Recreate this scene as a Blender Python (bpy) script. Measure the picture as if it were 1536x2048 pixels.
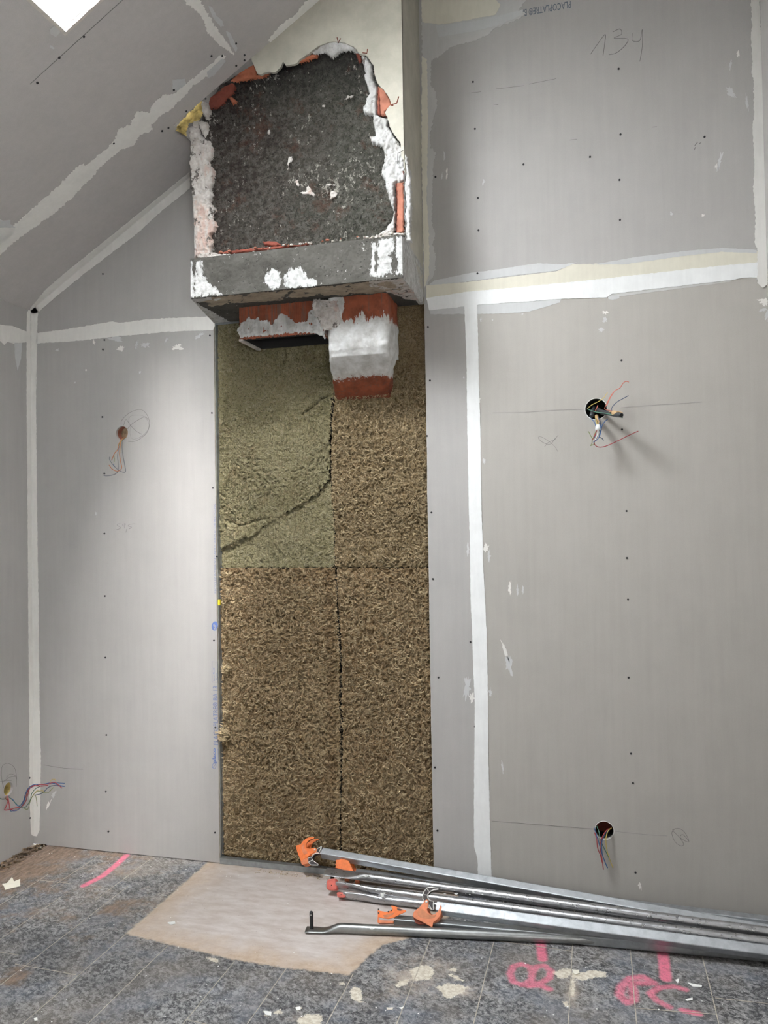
import bpy, bmesh, math, random
import numpy as np
from mathutils import Vector, Matrix
random.seed(7)
RNG = np.random.default_rng(11)
S = bpy.context.scene
for o in list(bpy.data.objects): bpy.data.objects.remove(o)

# ------------------------------------------------------------------ camera
F, YAW, PITCH, ROLL = 1583.9, 0.2604, 0.0209, -0.0154
CAM = np.array([2.6923, -3.3352, 1.5212])
def cam_axes():
    cy, sy = math.cos(YAW), math.sin(YAW)
    f = np.array([-sy*math.cos(PITCH), cy*math.cos(PITCH), math.sin(PITCH)])
    r = np.array([cy, sy, 0.]); u = np.cross(r, f)
    c, s = math.cos(ROLL), math.sin(ROLL)
    return c*r+s*u, -s*r+c*u, f
AR, AU, AF = cam_axes()
cd = bpy.data.cameras.new('camera'); co = bpy.data.objects.new('camera', cd)
S.collection.objects.link(co)
cd.sensor_fit = 'VERTICAL'; cd.sensor_height = 36.0; cd.sensor_width = 27.0
cd.lens = F*36.0/2048.0; cd.clip_start = 0.05
co.matrix_world = Matrix(((AR[0], AU[0], -AF[0], CAM[0]), (AR[1], AU[1], -AF[1], CAM[1]),
                          (AR[2], AU[2], -AF[2], CAM[2]), (0, 0, 0, 1)))
S.camera = co

# ------------------------------------------------------------------ light
S.view_settings.view_transform = 'Standard'; S.view_settings.look = 'None'
S.view_settings.gamma = 1.0; S.view_settings.use_curve_mapping = False
S.view_settings.exposure = 0.0
SKY = 66.0
world = bpy.data.worlds.new('world'); S.world = world; world.use_nodes = True
bg = world.node_tree.nodes['Background']
bg.inputs[0].default_value = (0.93, 0.97, 1.0, 1); bg.inputs[1].default_value = SKY
SL = 0.629; Z0 = 2.631                    # sloping ceiling: z = Z0 + SL x
CA = 1/math.sqrt(1+SL*SL); SA = SL*CA
def portal(name, center, xdir, ydir, sx, sy, energy=None, color=(1, 1, 1)):
    l = bpy.data.lights.new(name, 'AREA'); l.shape = 'RECTANGLE'; l.size = sx; l.size_y = sy
    o = bpy.data.objects.new(name, l); S.collection.objects.link(o)
    xd = Vector(xdir).normalized(); yd = Vector(ydir).normalized(); zd = xd.cross(yd)
    o.matrix_world = Matrix(((xd.x, yd.x, zd.x, center[0]), (xd.y, yd.y, zd.y, center[1]), (xd.z, yd.z, zd.z, center[2]), (0, 0, 0, 1)))
    if energy is None: l.cycles.is_portal = True
    else: l.energy = energy; l.color = color
    return o
# skylights: (x0, x1, y_near_wall, y_far)
SKYL = [(0.972, 1.62, -1.02, -2.20)]
WELL = 0.50
for i, (a, b, y1, y0) in enumerate(SKYL):
    xm, ym = (a+b)/2, (y0+y1)/2
    n = Vector((-SA, 0, CA))*(WELL+.06)
    portal('skylight_portal', (xm+n.x, ym, Z0+SL*xm+n.z), (CA, 0, SA), (0, 1, 0), (b-a)/CA, y1-y0)
REAR = -4.8
FILL_WIN = (-4.55, -3.8, 1.2, 2.0)            # unseen opening added for fill light, right wall behind camera (y range, z range)
portal('window_portal', (3.355+.04, (FILL_WIN[0]+FILL_WIN[1])/2, (FILL_WIN[2]+FILL_WIN[3])/2), (0, -1, 0), (0, 0, 1), FILL_WIN[1]-FILL_WIN[0], FILL_WIN[3]-FILL_WIN[2])

# hazy sun, seen through the skylight
sl = bpy.data.lights.new('hazy_sun', 'SUN'); so = bpy.data.objects.new('hazy_sun', sl); S.collection.objects.link(so)
sl.energy = 92.0; sl.angle = math.radians(36); sl.color = (1, .985, .97)
SUND = Vector((.28-1.30, 1.60, 1.0-3.45)); so.rotation_euler = SUND.to_track_quat('-Z', 'Y').to_euler()

# ------------------------------------------------------------------ helpers
def ray(x, y): return AF+AR*(x-768)/F-AU*(y-1024)/F
def onp(x, y, ax, val):
    d = ray(x, y); return CAM+d*(val-CAM[ax])/d[ax]
def W(x, y, v=0.0): return onp(x, y, 1, v)           # point on a plane parallel to the back wall
def proj_(x, y, z):
    d = np.array([x, y, z])-CAM; k = d@AF; return 768+F*(d@AR)/k, 1024-F*(d@AU)/k
def FL(x, y, z=0.0): return onp(x, y, 2, z)
def XP(x, y, X=0.0): return onp(x, y, 0, X)
def C(x, y):
    d = ray(x, y); n = np.array([-SL, 0, 1.]); return CAM+d*(Z0-CAM@n)/(d@n)

_perm = np.random.default_rng(3).permutation(256); _perm = np.concatenate([_perm, _perm])
_ang = np.random.default_rng(4).random(256)*2*np.pi
_gx, _gy = np.cos(_ang), np.sin(_ang)
def pn(x, y):
    x = np.asarray(x, float); y = np.asarray(y, float)
    xi = np.floor(x).astype(int); yi = np.floor(y).astype(int); xf = x-xi; yf = y-yi
    xi &= 255; yi &= 255
    u = xf*xf*xf*(xf*(xf*6-15)+10); v = yf*yf*yf*(yf*(yf*6-15)+10)
    def g(a, b, fx, fy):
        h = _perm[_perm[a & 255]+(b & 255)]; return _gx[h]*fx+_gy[h]*fy
    n00 = g(xi, yi, xf, yf); n10 = g(xi+1, yi, xf-1, yf); n01 = g(xi, yi+1, xf, yf-1); n11 = g(xi+1, yi+1, xf-1, yf-1)
    return ((n00*(1-u)+n10*u)*(1-v)+(n01*(1-u)+n11*u)*v)*1.5
def fbm(x, y, o=4, g=.5):
    s = 0; a = 1
    for i in range(o): s = s+a*pn(x*2**i+17.3*i, y*2**i-9.1*i); a *= g
    return s
def sdf(poly, X, Y):                       # positive inside
    P = np.asarray(poly, float); n = len(P); d = np.full(X.shape, 1e9); ins = np.zeros(X.shape, bool)
    for i in range(n):
        a = P[i]; b = P[(i+1) % n]; e = b-a; L = e@e+1e-12
        t = np.clip(((X-a[0])*e[0]+(Y-a[1])*e[1])/L, 0, 1)
        d = np.minimum(d, (X-a[0]-t*e[0])**2+(Y-a[1]-t*e[1])**2)
        if a[1] != b[1]:
            c = ((a[1] > Y) != (b[1] > Y)) & (X < (b[0]-a[0])*(Y-a[1])/(b[1]-a[1])+a[0]); ins ^= c
    return np.sqrt(d)*np.where(ins, 1, -1)
def dline(pts, X, Y):
    d = np.full(X.shape, 1e9)
    for a, b in zip(pts[:-1], pts[1:]):
        a = np.asarray(a, float)[:2]; b = np.asarray(b, float)[:2]; e = b-a
        t = np.clip(((X-a[0])*e[0]+(Y-a[1])*e[1])/(e@e+1e-12), 0, 1)
        d = np.minimum(d, (X-a[0]-t*e[0])**2+(Y-a[1]-t*e[1])**2)
    return np.sqrt(d)

def link(name, me, m=None, parent=None, smooth=False):
    o = bpy.data.objects.new(name, me); S.collection.objects.link(o)
    if m is not None: me.materials.append(m)
    if parent is not None: o.parent = parent
    if smooth: me.polygons.foreach_set('use_smooth', [True]*len(me.polygons))
    return o
def mesh(name, V, Fc, m=None, parent=None, smooth=False):
    me = bpy.data.meshes.new(name)
    if isinstance(V, np.ndarray) and isinstance(Fc, np.ndarray) and Fc.ndim == 2:
        k = Fc.shape[1]
        me.vertices.add(len(V)); me.vertices.foreach_set('co', V.astype(np.float32).ravel())
        me.loops.add(Fc.size); me.loops.foreach_set('vertex_index', Fc.astype(np.int32).ravel())
        me.polygons.add(len(Fc)); me.polygons.foreach_set('loop_start', np.arange(0, Fc.size, k, dtype=np.int32))
        me.polygons.foreach_set('loop_total', np.full(len(Fc), k, np.int32))
    else:
        me.from_pydata([tuple(map(float, v)) for v in V], [], [tuple(int(i) for i in f) for f in Fc])
    me.update(calc_edges=True); me.validate()
    return link(name, me, m, parent, smooth)
def bmo(name, bm, m=None, parent=None, smooth=False):
    me = bpy.data.meshes.new(name); bm.to_mesh(me); bm.free(); return link(name, me, m, parent, smooth)
def tag(o, label=None, cat=None, group=None, kind=None):
    if label: o['label'] = label
    if cat: o['category'] = cat
    if group: o['group'] = group
    if kind: o['kind'] = kind
    return o
def empty(name, loc, label, cat, group=None):
    o = bpy.data.objects.new(name, None); S.collection.objects.link(o); o.location = loc
    o.empty_display_size = .05
    return tag(o, label, cat, group)
def adopt(root):                            # children were built in world space: keep them there
    inv = Matrix.Translation(-Vector(root.location))
    for c in bpy.data.objects:
        if c.parent == root: c.matrix_parent_inverse = inv
def struct(o, label=None): o['kind'] = 'structure'; return o

# frames: origin, u, v, n (n towards the room)
class Fr:
    def __init__(s, o, u, v): s.o = np.array(o, float); s.u = np.array(u, float); s.v = np.array(v, float); s.n = np.cross(s.u, s.v)
    def to(s, p): d = np.asarray(p, float)-s.o; return (d@s.u, d@s.v)
    def at(s, a, b, h=0.0): return s.o+np.multiply.outer(a, s.u)+np.multiply.outer(b, s.v)+np.multiply.outer(h, s.n) if np.ndim(a) else s.o+a*s.u+b*s.v+h*s.n
WF = Fr((0, 0, 0), (1, 0, 0), (0, 0, 1))                 # back wall, n = -y
LF = Fr((0, 0, 0), (0, 1, 0), (0, 0, 1))                 # left wall, n = +x
CF = Fr((0, 0, Z0), (0, 1, 0), (CA, 0, SA))              # ceiling, n = down (SA,0,-CA)
FF = Fr((0, 0, 0), (1, 0, 0), (0, 1, 0))                 # floor
def wpl(y): return Fr((0, y, 0), (1, 0, 0), (0, 0, 1))
def px2(fr, pts):
    if fr is CF: return [fr.to(C(*p)) for p in pts]
    if fr is LF: return [fr.to(XP(*p)) for p in pts]
    if fr is FF: return [fr.to(FL(*p)) for p in pts]
    return [fr.to(W(p[0], p[1], fr.o[1])) for p in pts]

def rag(poly, step=.006, amp=.0015, freq=60, seed=0):
    out = []; n = len(poly)
    for i in range(n):
        a = np.array(poly[i]); b = np.array(poly[(i+1) % n]); L = np.linalg.norm(b-a)
        if L < 1e-9: continue
        k = max(1, int(L/step)); nr = np.array([b[1]-a[1], a[0]-b[0]])/L
        for j in range(k):
            p = a+(b-a)*j/k
            out.append(p+nr*amp*float(fbm(p[0]*freq+seed*3.7, p[1]*freq-seed*5.1, 3, .6)))
    return out
def plate(name, fr, poly, th, m, parent=None, base=0.0, holes=(), smooth=False):
    """outline (with holes) filled and given thickness th towards the room from height base"""
    bm = bmesh.new(); es = []
    for lp in [poly]+list(holes):
        vs = [bm.verts.new(fr.at(p[0], p[1], base+th)) for p in lp]
        for i in range(len(vs)): es.append(bm.edges.new((vs[i], vs[(i+1) % len(vs)])))
    bmesh.ops.triangle_fill(bm, use_beauty=True, use_dissolve=False, edges=es, normal=Vector(fr.n))
    top = list(bm.faces)
    if not top: bm.free(); return mesh(name, [fr.at(p[0], p[1], base+th) for p in poly], [list(range(len(poly)))], m, parent)
    for f in top:
        f.normal_update()
        if f.normal.dot(Vector(fr.n)) < 0: f.normal_flip()
    r = bmesh.ops.extrude_face_region(bm, geom=top)
    vs = [v for v in r['geom'] if isinstance(v, bmesh.types.BMVert)]
    for v in vs: v.co += Vector(fr.n)*(-th)
    for f in [f for f in r['geom'] if isinstance(f, bmesh.types.BMFace)]: f.normal_flip()
    bmesh.ops.recalc_face_normals(bm, faces=bm.faces)
    return bmo(name, bm, m, parent, smooth)
def strip(name, fr, pxs, m, parent, th=.0012, amp=.0015, freq=60, seed=0, step=.006, base=0.0):
    return plate(name, fr, rag(px2(fr, pxs), step, amp, freq, seed), th, m, parent, base)
def relief(name, fr, poly, step, hf, m, parent=None, jit=.003, jf=60, drop=.02, dropw=.008, seed=0, attrs=None):
    P = np.array(poly); x0, y0 = P.min(0)-step*2; x1, y1 = P.max(0)+step*2
    xs = np.arange(x0, x1+step, step); ys = np.arange(y0, y1+step, step)
    X, Y = np.meshgrid(xs, ys, indexing='ij')
    Dd = sdf(poly, X, Y)+jit*fbm(X*jf+seed*7.7, Y*jf+seed*3.1, 4, .6)
    H = hf(X, Y, Dd)-drop*np.clip(1-Dd/dropw, 0, 1)**2
    ok = Dd > 0; ny = len(ys)
    idx = np.arange(X.size).reshape(X.shape)
    q = ok[:-1, :-1] & ok[1:, :-1] & ok[1:, 1:] & ok[:-1, 1:]
    Fc = np.stack([idx[:-1, :-1][q], idx[1:, :-1][q], idx[1:, 1:][q], idx[:-1, 1:][q]], 1)
    if len(Fc) == 0: return None
    used = np.unique(Fc); mp = np.full(X.size, -1); mp[used] = np.arange(len(used))
    V = fr.o+np.outer(X.ravel(), fr.u)+np.outer(Y.ravel(), fr.v)+np.outer(H.ravel(), fr.n)
    o = mesh(name, V[used], mp[Fc], m, parent, True)
    if attrs:
        for k, fn in attrs.items():
            a = o.data.attributes.new(k, 'FLOAT', 'POINT'); a.data.foreach_set('value', fn(X, Y, Dd).ravel()[used].astype(np.float32))
    return o
def tube(pts, r, seg=8, caps=True, closed=False):
    """smooth tube mesh arrays along points"""
    P = [Vector(tuple(map(float, p))) for p in pts]; n = len(P); V = []; Fc = []
    rr = r if hasattr(r, '__len__') else [r]*n
    up = None
    for i in range(n):
        t = (P[min(i+1, n-1)]-P[max(i-1, 0)])
        t = t.normalized() if t.length > 1e-9 else Vector((1, 0, 0))
        if up is None: up = t.orthogonal().normalized()
        up = (up-t*up.dot(t)); up = up.normalized() if up.length > 1e-6 else t.orthogonal().normalized()
        b = t.cross(up)
        for k in range(seg):
            a = 2*math.pi*k/seg; V.append(P[i]+(up*math.cos(a)+b*math.sin(a))*rr[i])
    for i in range(n-1):
        for k in range(seg): Fc.append((i*seg+k, i*seg+(k+1) % seg, (i+1)*seg+(k+1) % seg, (i+1)*seg+k))
    if caps: Fc.append(tuple(range(seg-1, -1, -1))); Fc.append(tuple((n-1)*seg+k for k in range(seg)))
    return V, Fc
def spline(pts, k=6):
    P = [np.array(p, float) for p in pts]
    if len(P) < 3: return P
    P = [2*P[0]-P[1]]+P+[2*P[-1]-P[-2]]; out = []
    for i in range(1, len(P)-2):
        for j in range(k):
            t = j/k; a, b, c, d = P[i-1:i+3]
            out.append(.5*((2*b)+(-a+c)*t+(2*a-5*b+4*c-d)*t*t+(-a+3*b-3*c+d)*t**3))
    out.append(P[-2]); return out
def box(bm, x0, x1, y0, y1, z0, z1):
    vs = [bm.verts.new((x, y, z)) for x in (x0, x1) for y in (y0, y1) for z in (z0, z1)]
    for f in ((0, 1, 3, 2), (4, 6, 7, 5), (0, 4, 5, 1), (2, 3, 7, 6), (0, 2, 6, 4), (1, 5, 7, 3)): bm.faces.new([vs[i] for i in f])
def boxo(name, dims, m, parent=None, bev=0.0):
    bm = bmesh.new(); box(bm, *dims)
    if bev: bmesh.ops.bevel(bm, geom=bm.edges[:], offset=bev, segments=2, affect='EDGES')
    bmesh.ops.recalc_face_normals(bm, faces=bm.faces); return bmo(name, bm, m, parent)

# ------------------------------------------------------------------ materials
class NT:
    def __init__(s, name):
        s.m = bpy.data.materials.new(name); s.m.use_nodes = True; s.t = s.m.node_tree; s.b = s.t.nodes['Principled BSDF']
        g = s.t.nodes.new('ShaderNodeNewGeometry'); s.pos = g.outputs['Position']
    def n(s, typ, **kw):
        x = s.t.nodes.new(typ)
        for k, v in kw.items(): setattr(x, k, v)
        return x
    def l(s, a, b): s.t.links.new(a, b)
    def set(s, inp, v):
        if isinstance(v, (int, float)): inp.default_value = v
        elif isinstance(v, (tuple, list)): inp.default_value = (*v, 1) if len(v) == 3 and len(inp.default_value) == 4 else v
        else: s.l(v, inp)
    def math(s, op, a, b=0.0, c=None, clamp=False):
        x = s.n('ShaderNodeMath', operation=op, use_clamp=clamp); s.set(x.inputs[0], a); s.set(x.inputs[1], b)
        if c is not None: s.set(x.inputs[2], c)
        return x.outputs[0]
    def mapr(s, v, a, b, c=0.0, d=1.0):
        x = s.n('ShaderNodeMapRange'); s.set(x.inputs[0], v)
        for i, k in enumerate((a, b, c, d)): x.inputs[i+1].default_value = k
        return x.outputs[0]
    def mix(s, f, a, b, blend='MIX'):
        x = s.n('ShaderNodeMix', data_type='RGBA', blend_type=blend); s.set(x.inputs[0], f); s.set(x.inputs[6], a); s.set(x.inputs[7], b); return x.outputs[2]
    def scale(s, v, sc=(1, 1, 1), loc=(0, 0, 0), rot=(0, 0, 0)):
        x = s.n('ShaderNodeMapping'); s.l(v, x.inputs[0]); x.inputs['Location'].default_value = loc; x.inputs['Rotation'].default_value = rot; x.inputs['Scale'].default_value = sc; return x.outputs[0]
    def noise(s, sc, det=4, rough=.55, vec=None, dist=0.0, ):
        x = s.n('ShaderNodeTexNoise'); s.l(vec or s.pos, x.inputs['Vector']); x.inputs['Scale'].default_value = sc; x.inputs['Detail'].default_value = det; x.inputs['Roughness'].default_value = rough; x.inputs['Distortion'].default_value = dist; return x.outputs[0]
    def vor(s, sc, vec=None, feat='F1'):
        x = s.n('ShaderNodeTexVoronoi', feature=feat); s.l(vec or s.pos, x.inputs['Vector']); x.inputs['Scale'].default_value = sc; return x.outputs[0]
    def attr(s, nm):
        x = s.n('ShaderNodeAttribute'); x.attribute_name = nm; return x.outputs['Fac']
    def bump(s, h, st=.3, dist=.01, prev=None):
        x = s.n('ShaderNodeBump'); x.inputs['Strength'].default_value = st; x.inputs['Distance'].default_value = dist; s.l(h, x.inputs['Height'])
        if prev is not None: s.l(prev, x.inputs['Normal'])
        return x.outputs[0]
    def fin(s, col, rough=.85, metal=0.0, normal=None, spec=None):
        s.set(s.b.inputs['Base Color'], col); s.set(s.b.inputs['Roughness'], rough); s.b.inputs['Metallic'].default_value = metal
        if normal is not None: s.l(normal, s.b.inputs['Normal'])
        if spec is not None: s.b.inputs['Specular IOR Level'].default_value = spec
        return s.m
def simple(name, c, rough=.8, metal=0.0, var=.12, vs=25, bump=0.0, bs=200, spec=None, dark=None):
    t = NT(name); nz = t.noise(vs, 5, .6)
    c2 = dark or tuple(x*(1-var*2) for x in c); c1 = tuple(min(1, x*(1+var*.5)) for x in c)
    col = t.mix(t.mapr(nz, .3, .7), c2, c1)
    nm = t.bump(t.noise(bs, 4, .6), bump, .002) if bump else None
    return t.fin(col, rough, metal, nm, spec)

def board_mat(name, c, warm):
    t = NT(name)
    streak = t.noise(40, 4, .6, t.scale(t.pos, (1, 1, .06)))
    big = t.noise(1.6, 3, .5); mid = t.noise(9, 5, .6)
    v = t.math('ADD', t.math('MULTIPLY', streak, .35), t.math('ADD', t.math('MULTIPLY', big, .35), t.math('MULTIPLY', mid, .3)))
    col = t.mix(t.mapr(v, .36, .64), tuple(x*.93 for x in c), tuple(x*1.05 for x in c))
    # right-hand board has a slightly browner paper
    sx = t.n('ShaderNodeSeparateXYZ'); t.l(t.pos, sx.inputs[0])
    r = t.math('MULTIPLY', t.mapr(sx.outputs[0], 2.2, 2.215), t.mapr(sx.outputs[2], 2.5, 2.49))
    col = t.mix(r, col, t.mix(1.0, col, warm, 'MULTIPLY'))
    # scuffs of filler dust
    sc = t.mapr(t.noise(5, 6, .75, t.scale(t.pos, (1, 1, .8), (3, 1, 7))), .66, .8)
    col = t.mix(t.math('MULTIPLY', sc, .22), col, (.62, .61, .58))
    fine = t.noise(420, 2, .5)
    return t.fin(t.mix(t.math('MULTIPLY', t.mapr(fine, .35, .65), .10), col, (.2, .2, .19)), .82, 0, t.bump(fine, .12, .0006), .3)
M = {}
M['board'] = board_mat('plasterboard_paper', (.405, .388, .372), (1.0, .985, .94))
M['ceil'] = board_mat('ceiling_board_paper', (.47, .445, .43), (1, 1, 1))
def tape_mat(name, c, a=.92):
    t = NT(name); nz = t.noise(14, 6, .6, t.scale(t.pos, (1, 1, 1))); st = t.noise(60, 3, .6, t.scale(t.pos, (1, 1, .15)))
    col = t.mix(t.mapr(t.math('ADD', t.math('MULTIPLY', nz, .6), t.math('MULTIPLY', st, .4)), .38, .62), tuple(x*a for x in c), c)
    return t.fin(col, .8, 0, t.bump(t.noise(90, 4, .6), .12, .001), .3)
M['tape'] = tape_mat('joint_compound', (.79, .77, .73))
M['tapew'] = tape_mat('white_joint_compound', (.88, .885, .875))
M['tapey'] = tape_mat('cream_joint_compound', (.70, .665, .56))
M['film'] = tape_mat('thin_grey_filler', (.56, .565, .56))
M['film2'] = tape_mat('thin_filler_film', (.53, .525, .51))
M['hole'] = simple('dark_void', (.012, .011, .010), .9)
M['screw'] = simple('black_screw', (.02, .02, .022), .5, .4)
M['pencil'] = simple('pencil', (.17, .165, .16), .8)
M['pencil2'] = simple('faint_pencil', (.30, .29, .285), .8)
M['ink'] = simple('blue_ink', (.13, .20, .46), .8)
M['ink2'] = simple('faint_blue_ink', (.20, .235, .37), .8)
M['inkg'] = simple('faded_blue_grey_ink', (.13, .155, .19), .8)
M['galv'] = simple('galvanised_steel', (.42, .44, .45), .42, .85, .12, 40, .05)
M['galvdull'] = simple('dull_zinc_channel', (.36, .38, .39), .5, .6, .15, 30)
M['masonry'] = simple('dark_masonry', (.10, .09, .08), .95, 0, .3, 10)
M['reveal'] = simple('white_plaster_reveal', (.86, .87, .86), .7, 0, .05, 9)
M['rawedge'] = simple('raw_board_edge', (.56, .52, .47), .9, 0, .1, 60)
M['frame'] = simple('white_lacquered_frame', (.8, .8, .8), .35)

def cream():
    t = NT('old_cream_paint'); n1 = t.noise(7, 6, .65); n2 = t.noise(60, 5, .6)
    col = t.mix(t.mapr(n1, .35, .68), (.39, .37, .31), (.52, .495, .42))
    col = t.mix(t.math('MULTIPLY', t.mapr(t.noise(26, 6, .75, t.scale(t.pos, (1, 1, .4))), .58, .75), .35), col, (.40, .37, .30))
    return t.fin(col, .75, 0, t.bump(n2, .25, .003), .3)
M['cream'] = cream()
def plaster():
    t = NT('broken_white_plaster'); n1 = t.noise(28, 6, .65); n2 = t.noise(110, 5, .65)
    col = t.mix(t.mapr(n1, .35, .65), (.36, .32, .29), (.54, .515, .485))
    col = t.mix(t.math('MULTIPLY', t.mapr(t.noise(14, 5, .7, t.scale(t.pos, (1, 1, .5), (5, 2, 9))), .54, .64), .55), col, (.46, .27, .21))
    col = t.mix(t.mapr(t.noise(24, 6, .75, t.scale(t.pos, (1, 1, .7), (1, 8, 2))), .575, .60), col, (.10, .088, .078))
    return t.fin(col, .85, 0, t.bump(n2, .5, .004), .3)
M['plaster'] = plaster()
def smear():
    t = NT('smeared_white_plaster'); n1 = t.noise(30, 5, .6, t.scale(t.pos, (1, 1, .35)))
    col = t.mix(t.mapr(n1, .35, .65), (.32, .305, .285), (.54, .54, .53))
    col = t.mix(t.mapr(t.noise(34, 6, .75, t.scale(t.pos, (1, 1, .6), (3, 8, 5))), .60, .63), col, (.17, .15, .135))
    return t.fin(col, .8, 0, t.bump(t.noise(60, 6, .65), .6, .006), .3)
M['smear'] = smear()
def mortar():
    t = NT('sooty_rough_mortar'); n1 = t.noise(5, 5, .6); n2 = t.noise(150, 6, .7); n3 = t.noise(45, 6, .7)
    sx0 = t.n('ShaderNodeSeparateXYZ'); t.l(t.pos, sx0.inputs[0])
    side = t.mapr(t.math('ADD', sx0.outputs[0], t.math('MULTIPLY', t.math('SUBTRACT', n1, .5), .9)), 1.25, 1.75)
    col = t.mix(side, (.062, .046, .040), (.085, .083, .068))
    col = t.mix(t.math('MULTIPLY', t.mapr(n3, .42, .62), .75), col, (.17, .16, .14))
    col = t.mix(t.math('MULTIPLY', t.mapr(n2, .48, .38), .7), col, (.012, .011, .010))
    sx = t.n('ShaderNodeSeparateXYZ'); t.l(t.pos, sx.inputs[0])
    soot = t.math('MULTIPLY', t.mapr(t.math('ADD', sx.outputs[2], t.math('MULTIPLY', t.noise(6, 4), .3)), 3.38, 3.62), .75)
    col = t.mix(soot, col, (.022, .02, .02))
    rust = t.mapr(t.noise(9, 6, .75, t.scale(t.pos, (1, 1, 1), (2, 0, 4))), .56, .66)
    col = t.mix(t.math('MULTIPLY', rust, .5), col, (.12, .05, .032))
    fl = t.mapr(t.math('ADD', t.noise(60, 5, .75, t.scale(t.pos, (1, 1, .7), (7, 3, 1))), t.math('MULTIPLY', t.noise(6, 4, .6), .55)), .915, .93)
    col = t.mix(t.math('MULTIPLY', fl, .85), col, (.46, .43, .38))
    b = t.bump(n2, 1.0, .010, t.bump(n3, .9, .02))
    return t.fin(col, .95, 0, b, .15)
M['mortar'] = mortar()
def concrete():
    t = NT('old_concrete'); n1 = t.noise(8, 6, .6); n2 = t.noise(130, 5, .7)
    col = t.mix(t.mapr(n1, .35, .65), (.050, .047, .040), (.088, .084, .074))
    pit = t.mapr(t.vor(58, t.scale(t.pos, (1, 1, 1.7))), .12, .22); keep = t.mapr(t.noise(11, 3), .44, .50)
    pits = t.math('MULTIPLY', t.math('SUBTRACT', 1.0, pit), keep)
    col = t.mix(pits, col, (.03, .028, .025))
    fl = t.mapr(t.noise(48, 5, .75, t.scale(t.pos, (1, 1, 1), (7, 3, 1))), .655, .67)
    col = t.mix(fl, col, (.50, .49, .46))
    col = t.mix(t.math('MULTIPLY', t.mapr(n2, .4, .7), .35), col, (.08, .075, .068))
    sn = t.math('SUBTRACT', t.noise(45, 6, .75, t.scale(t.pos, (1, 1, .55), (2, 6, 1))), .5)
    smk = t.mapr(t.math('ADD', t.attr('smear'), t.math('MULTIPLY', sn, .075)), .0, .0035)
    col = t.mix(smk, col, t.mix(t.mapr(t.noise(60, 4), .35, .65), (.33, .325, .31), (.52, .52, .51)))
    h = t.math('ADD', t.math('SUBTRACT', n2, t.math('MULTIPLY', pits, .8)), t.math('MULTIPLY', smk, .35))
    return t.fin(col, .92, 0, t.bump(h, .5, .004), .25)
M['concrete'] = concrete()
def terracotta(name='terracotta', rib=True, c=(.27, .072, .034)):
    t = NT(name); n1 = t.noise(18, 5, .6)
    col = t.mix(t.mapr(n1, .35, .65), tuple(x*.62 for x in c), c)
    if rib:
        st = t.mapr(t.noise(70, 4, .7, t.scale(t.pos, (1, 1, .05))), .50, .58)
        col = t.mix(t.math('MULTIPLY', st, .7), col, (.11, .085, .07))
    return t.fin(col, .8, 0, t.bump(t.noise(160, 3, .6), .25, .002), .3)
M['terra'] = terracotta()
M['brick'] = terracotta('broken_red_brick', False, (.36, .115, .06))
M['brickpale'] = terracotta('pale_salmon_brick', False, (.40, .155, .10))
M['brickdark'] = terracotta('dark_red_brick', False, (.20, .05, .032))
def wool(name, ca, cb, cc, stripe=0.5):
    t = NT(name)
    nz = t.noise(55, 6, .7, t.scale(t.pos, (1, 1, 1.15)), 1.2); big = t.noise(4.5, 5, .6); fine = t.noise(135, 4, .65, None, 1.2)
    h = t.attr('hgt')
    col = t.mix(t.mapr(big, .38, .62), ca, cb)
    col = t.mix(t.math('MULTIPLY', t.mapr(nz, .50, .66), .75), col, cc)
    col = t.mix(t.math('MULTIPLY', t.mapr(fine, .50, .38), .7), col, tuple(x*.28 for x in ca))  # dark gaps between strands: shade painted into the colour by noise
    red = t.mapr(t.noise(12, 5, .7, t.scale(t.pos, (1, 1, 1), (4, 1, 8))), .55, .7)
    col = t.mix(t.math('MULTIPLY', red, .25), col, (.28, .15, .08))
    sx = t.n('ShaderNodeSeparateXYZ'); t.l(t.pos, sx.inputs[0])
    w = t.math('SINE', t.math('MULTIPLY', t.math('ADD', sx.outputs[0], t.math('MULTIPLY', t.noise(10, 2), .01)), 2*math.pi/.0112))
    sm = t.mapr(t.noise(3, 3, .5, t.scale(t.pos, (1, 1, 1), (9, 9, 2))), .45, .6)
    hh = t.math('ADD', t.math('MULTIPLY', nz, 1.2), t.math('ADD', t.math('MULTIPLY', fine, .8), t.math('MULTIPLY', t.math('MULTIPLY', w, sm), .10*stripe)))
    return t.fin(col, .95, 0, t.bump(hh, 1.0, .018), .1)
M['wool_g'] = wool('olive_rock_wool', (.44, .385, .215), (.55, .485, .29), (.70, .64, .45), 1.2)
M['wool_b'] = wool('brown_rock_wool', (.50, .335, .178), (.62, .44, .25), (.80, .65, .43), .7)
M['wool_m'] = wool('tan_rock_wool', (.44, .315, .170), (.56, .42, .24), (.74, .62, .41), .8)
M['fibre'] = simple('rock_wool_fibre', (.66, .52, .32), .95, 0, .3, 60, 0, 200, .1)
M['yellow_wool'] = simple('yellow_glass_wool', (.62, .47, .17), .95, 0, .3, 35, .5, 120, .1)

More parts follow.
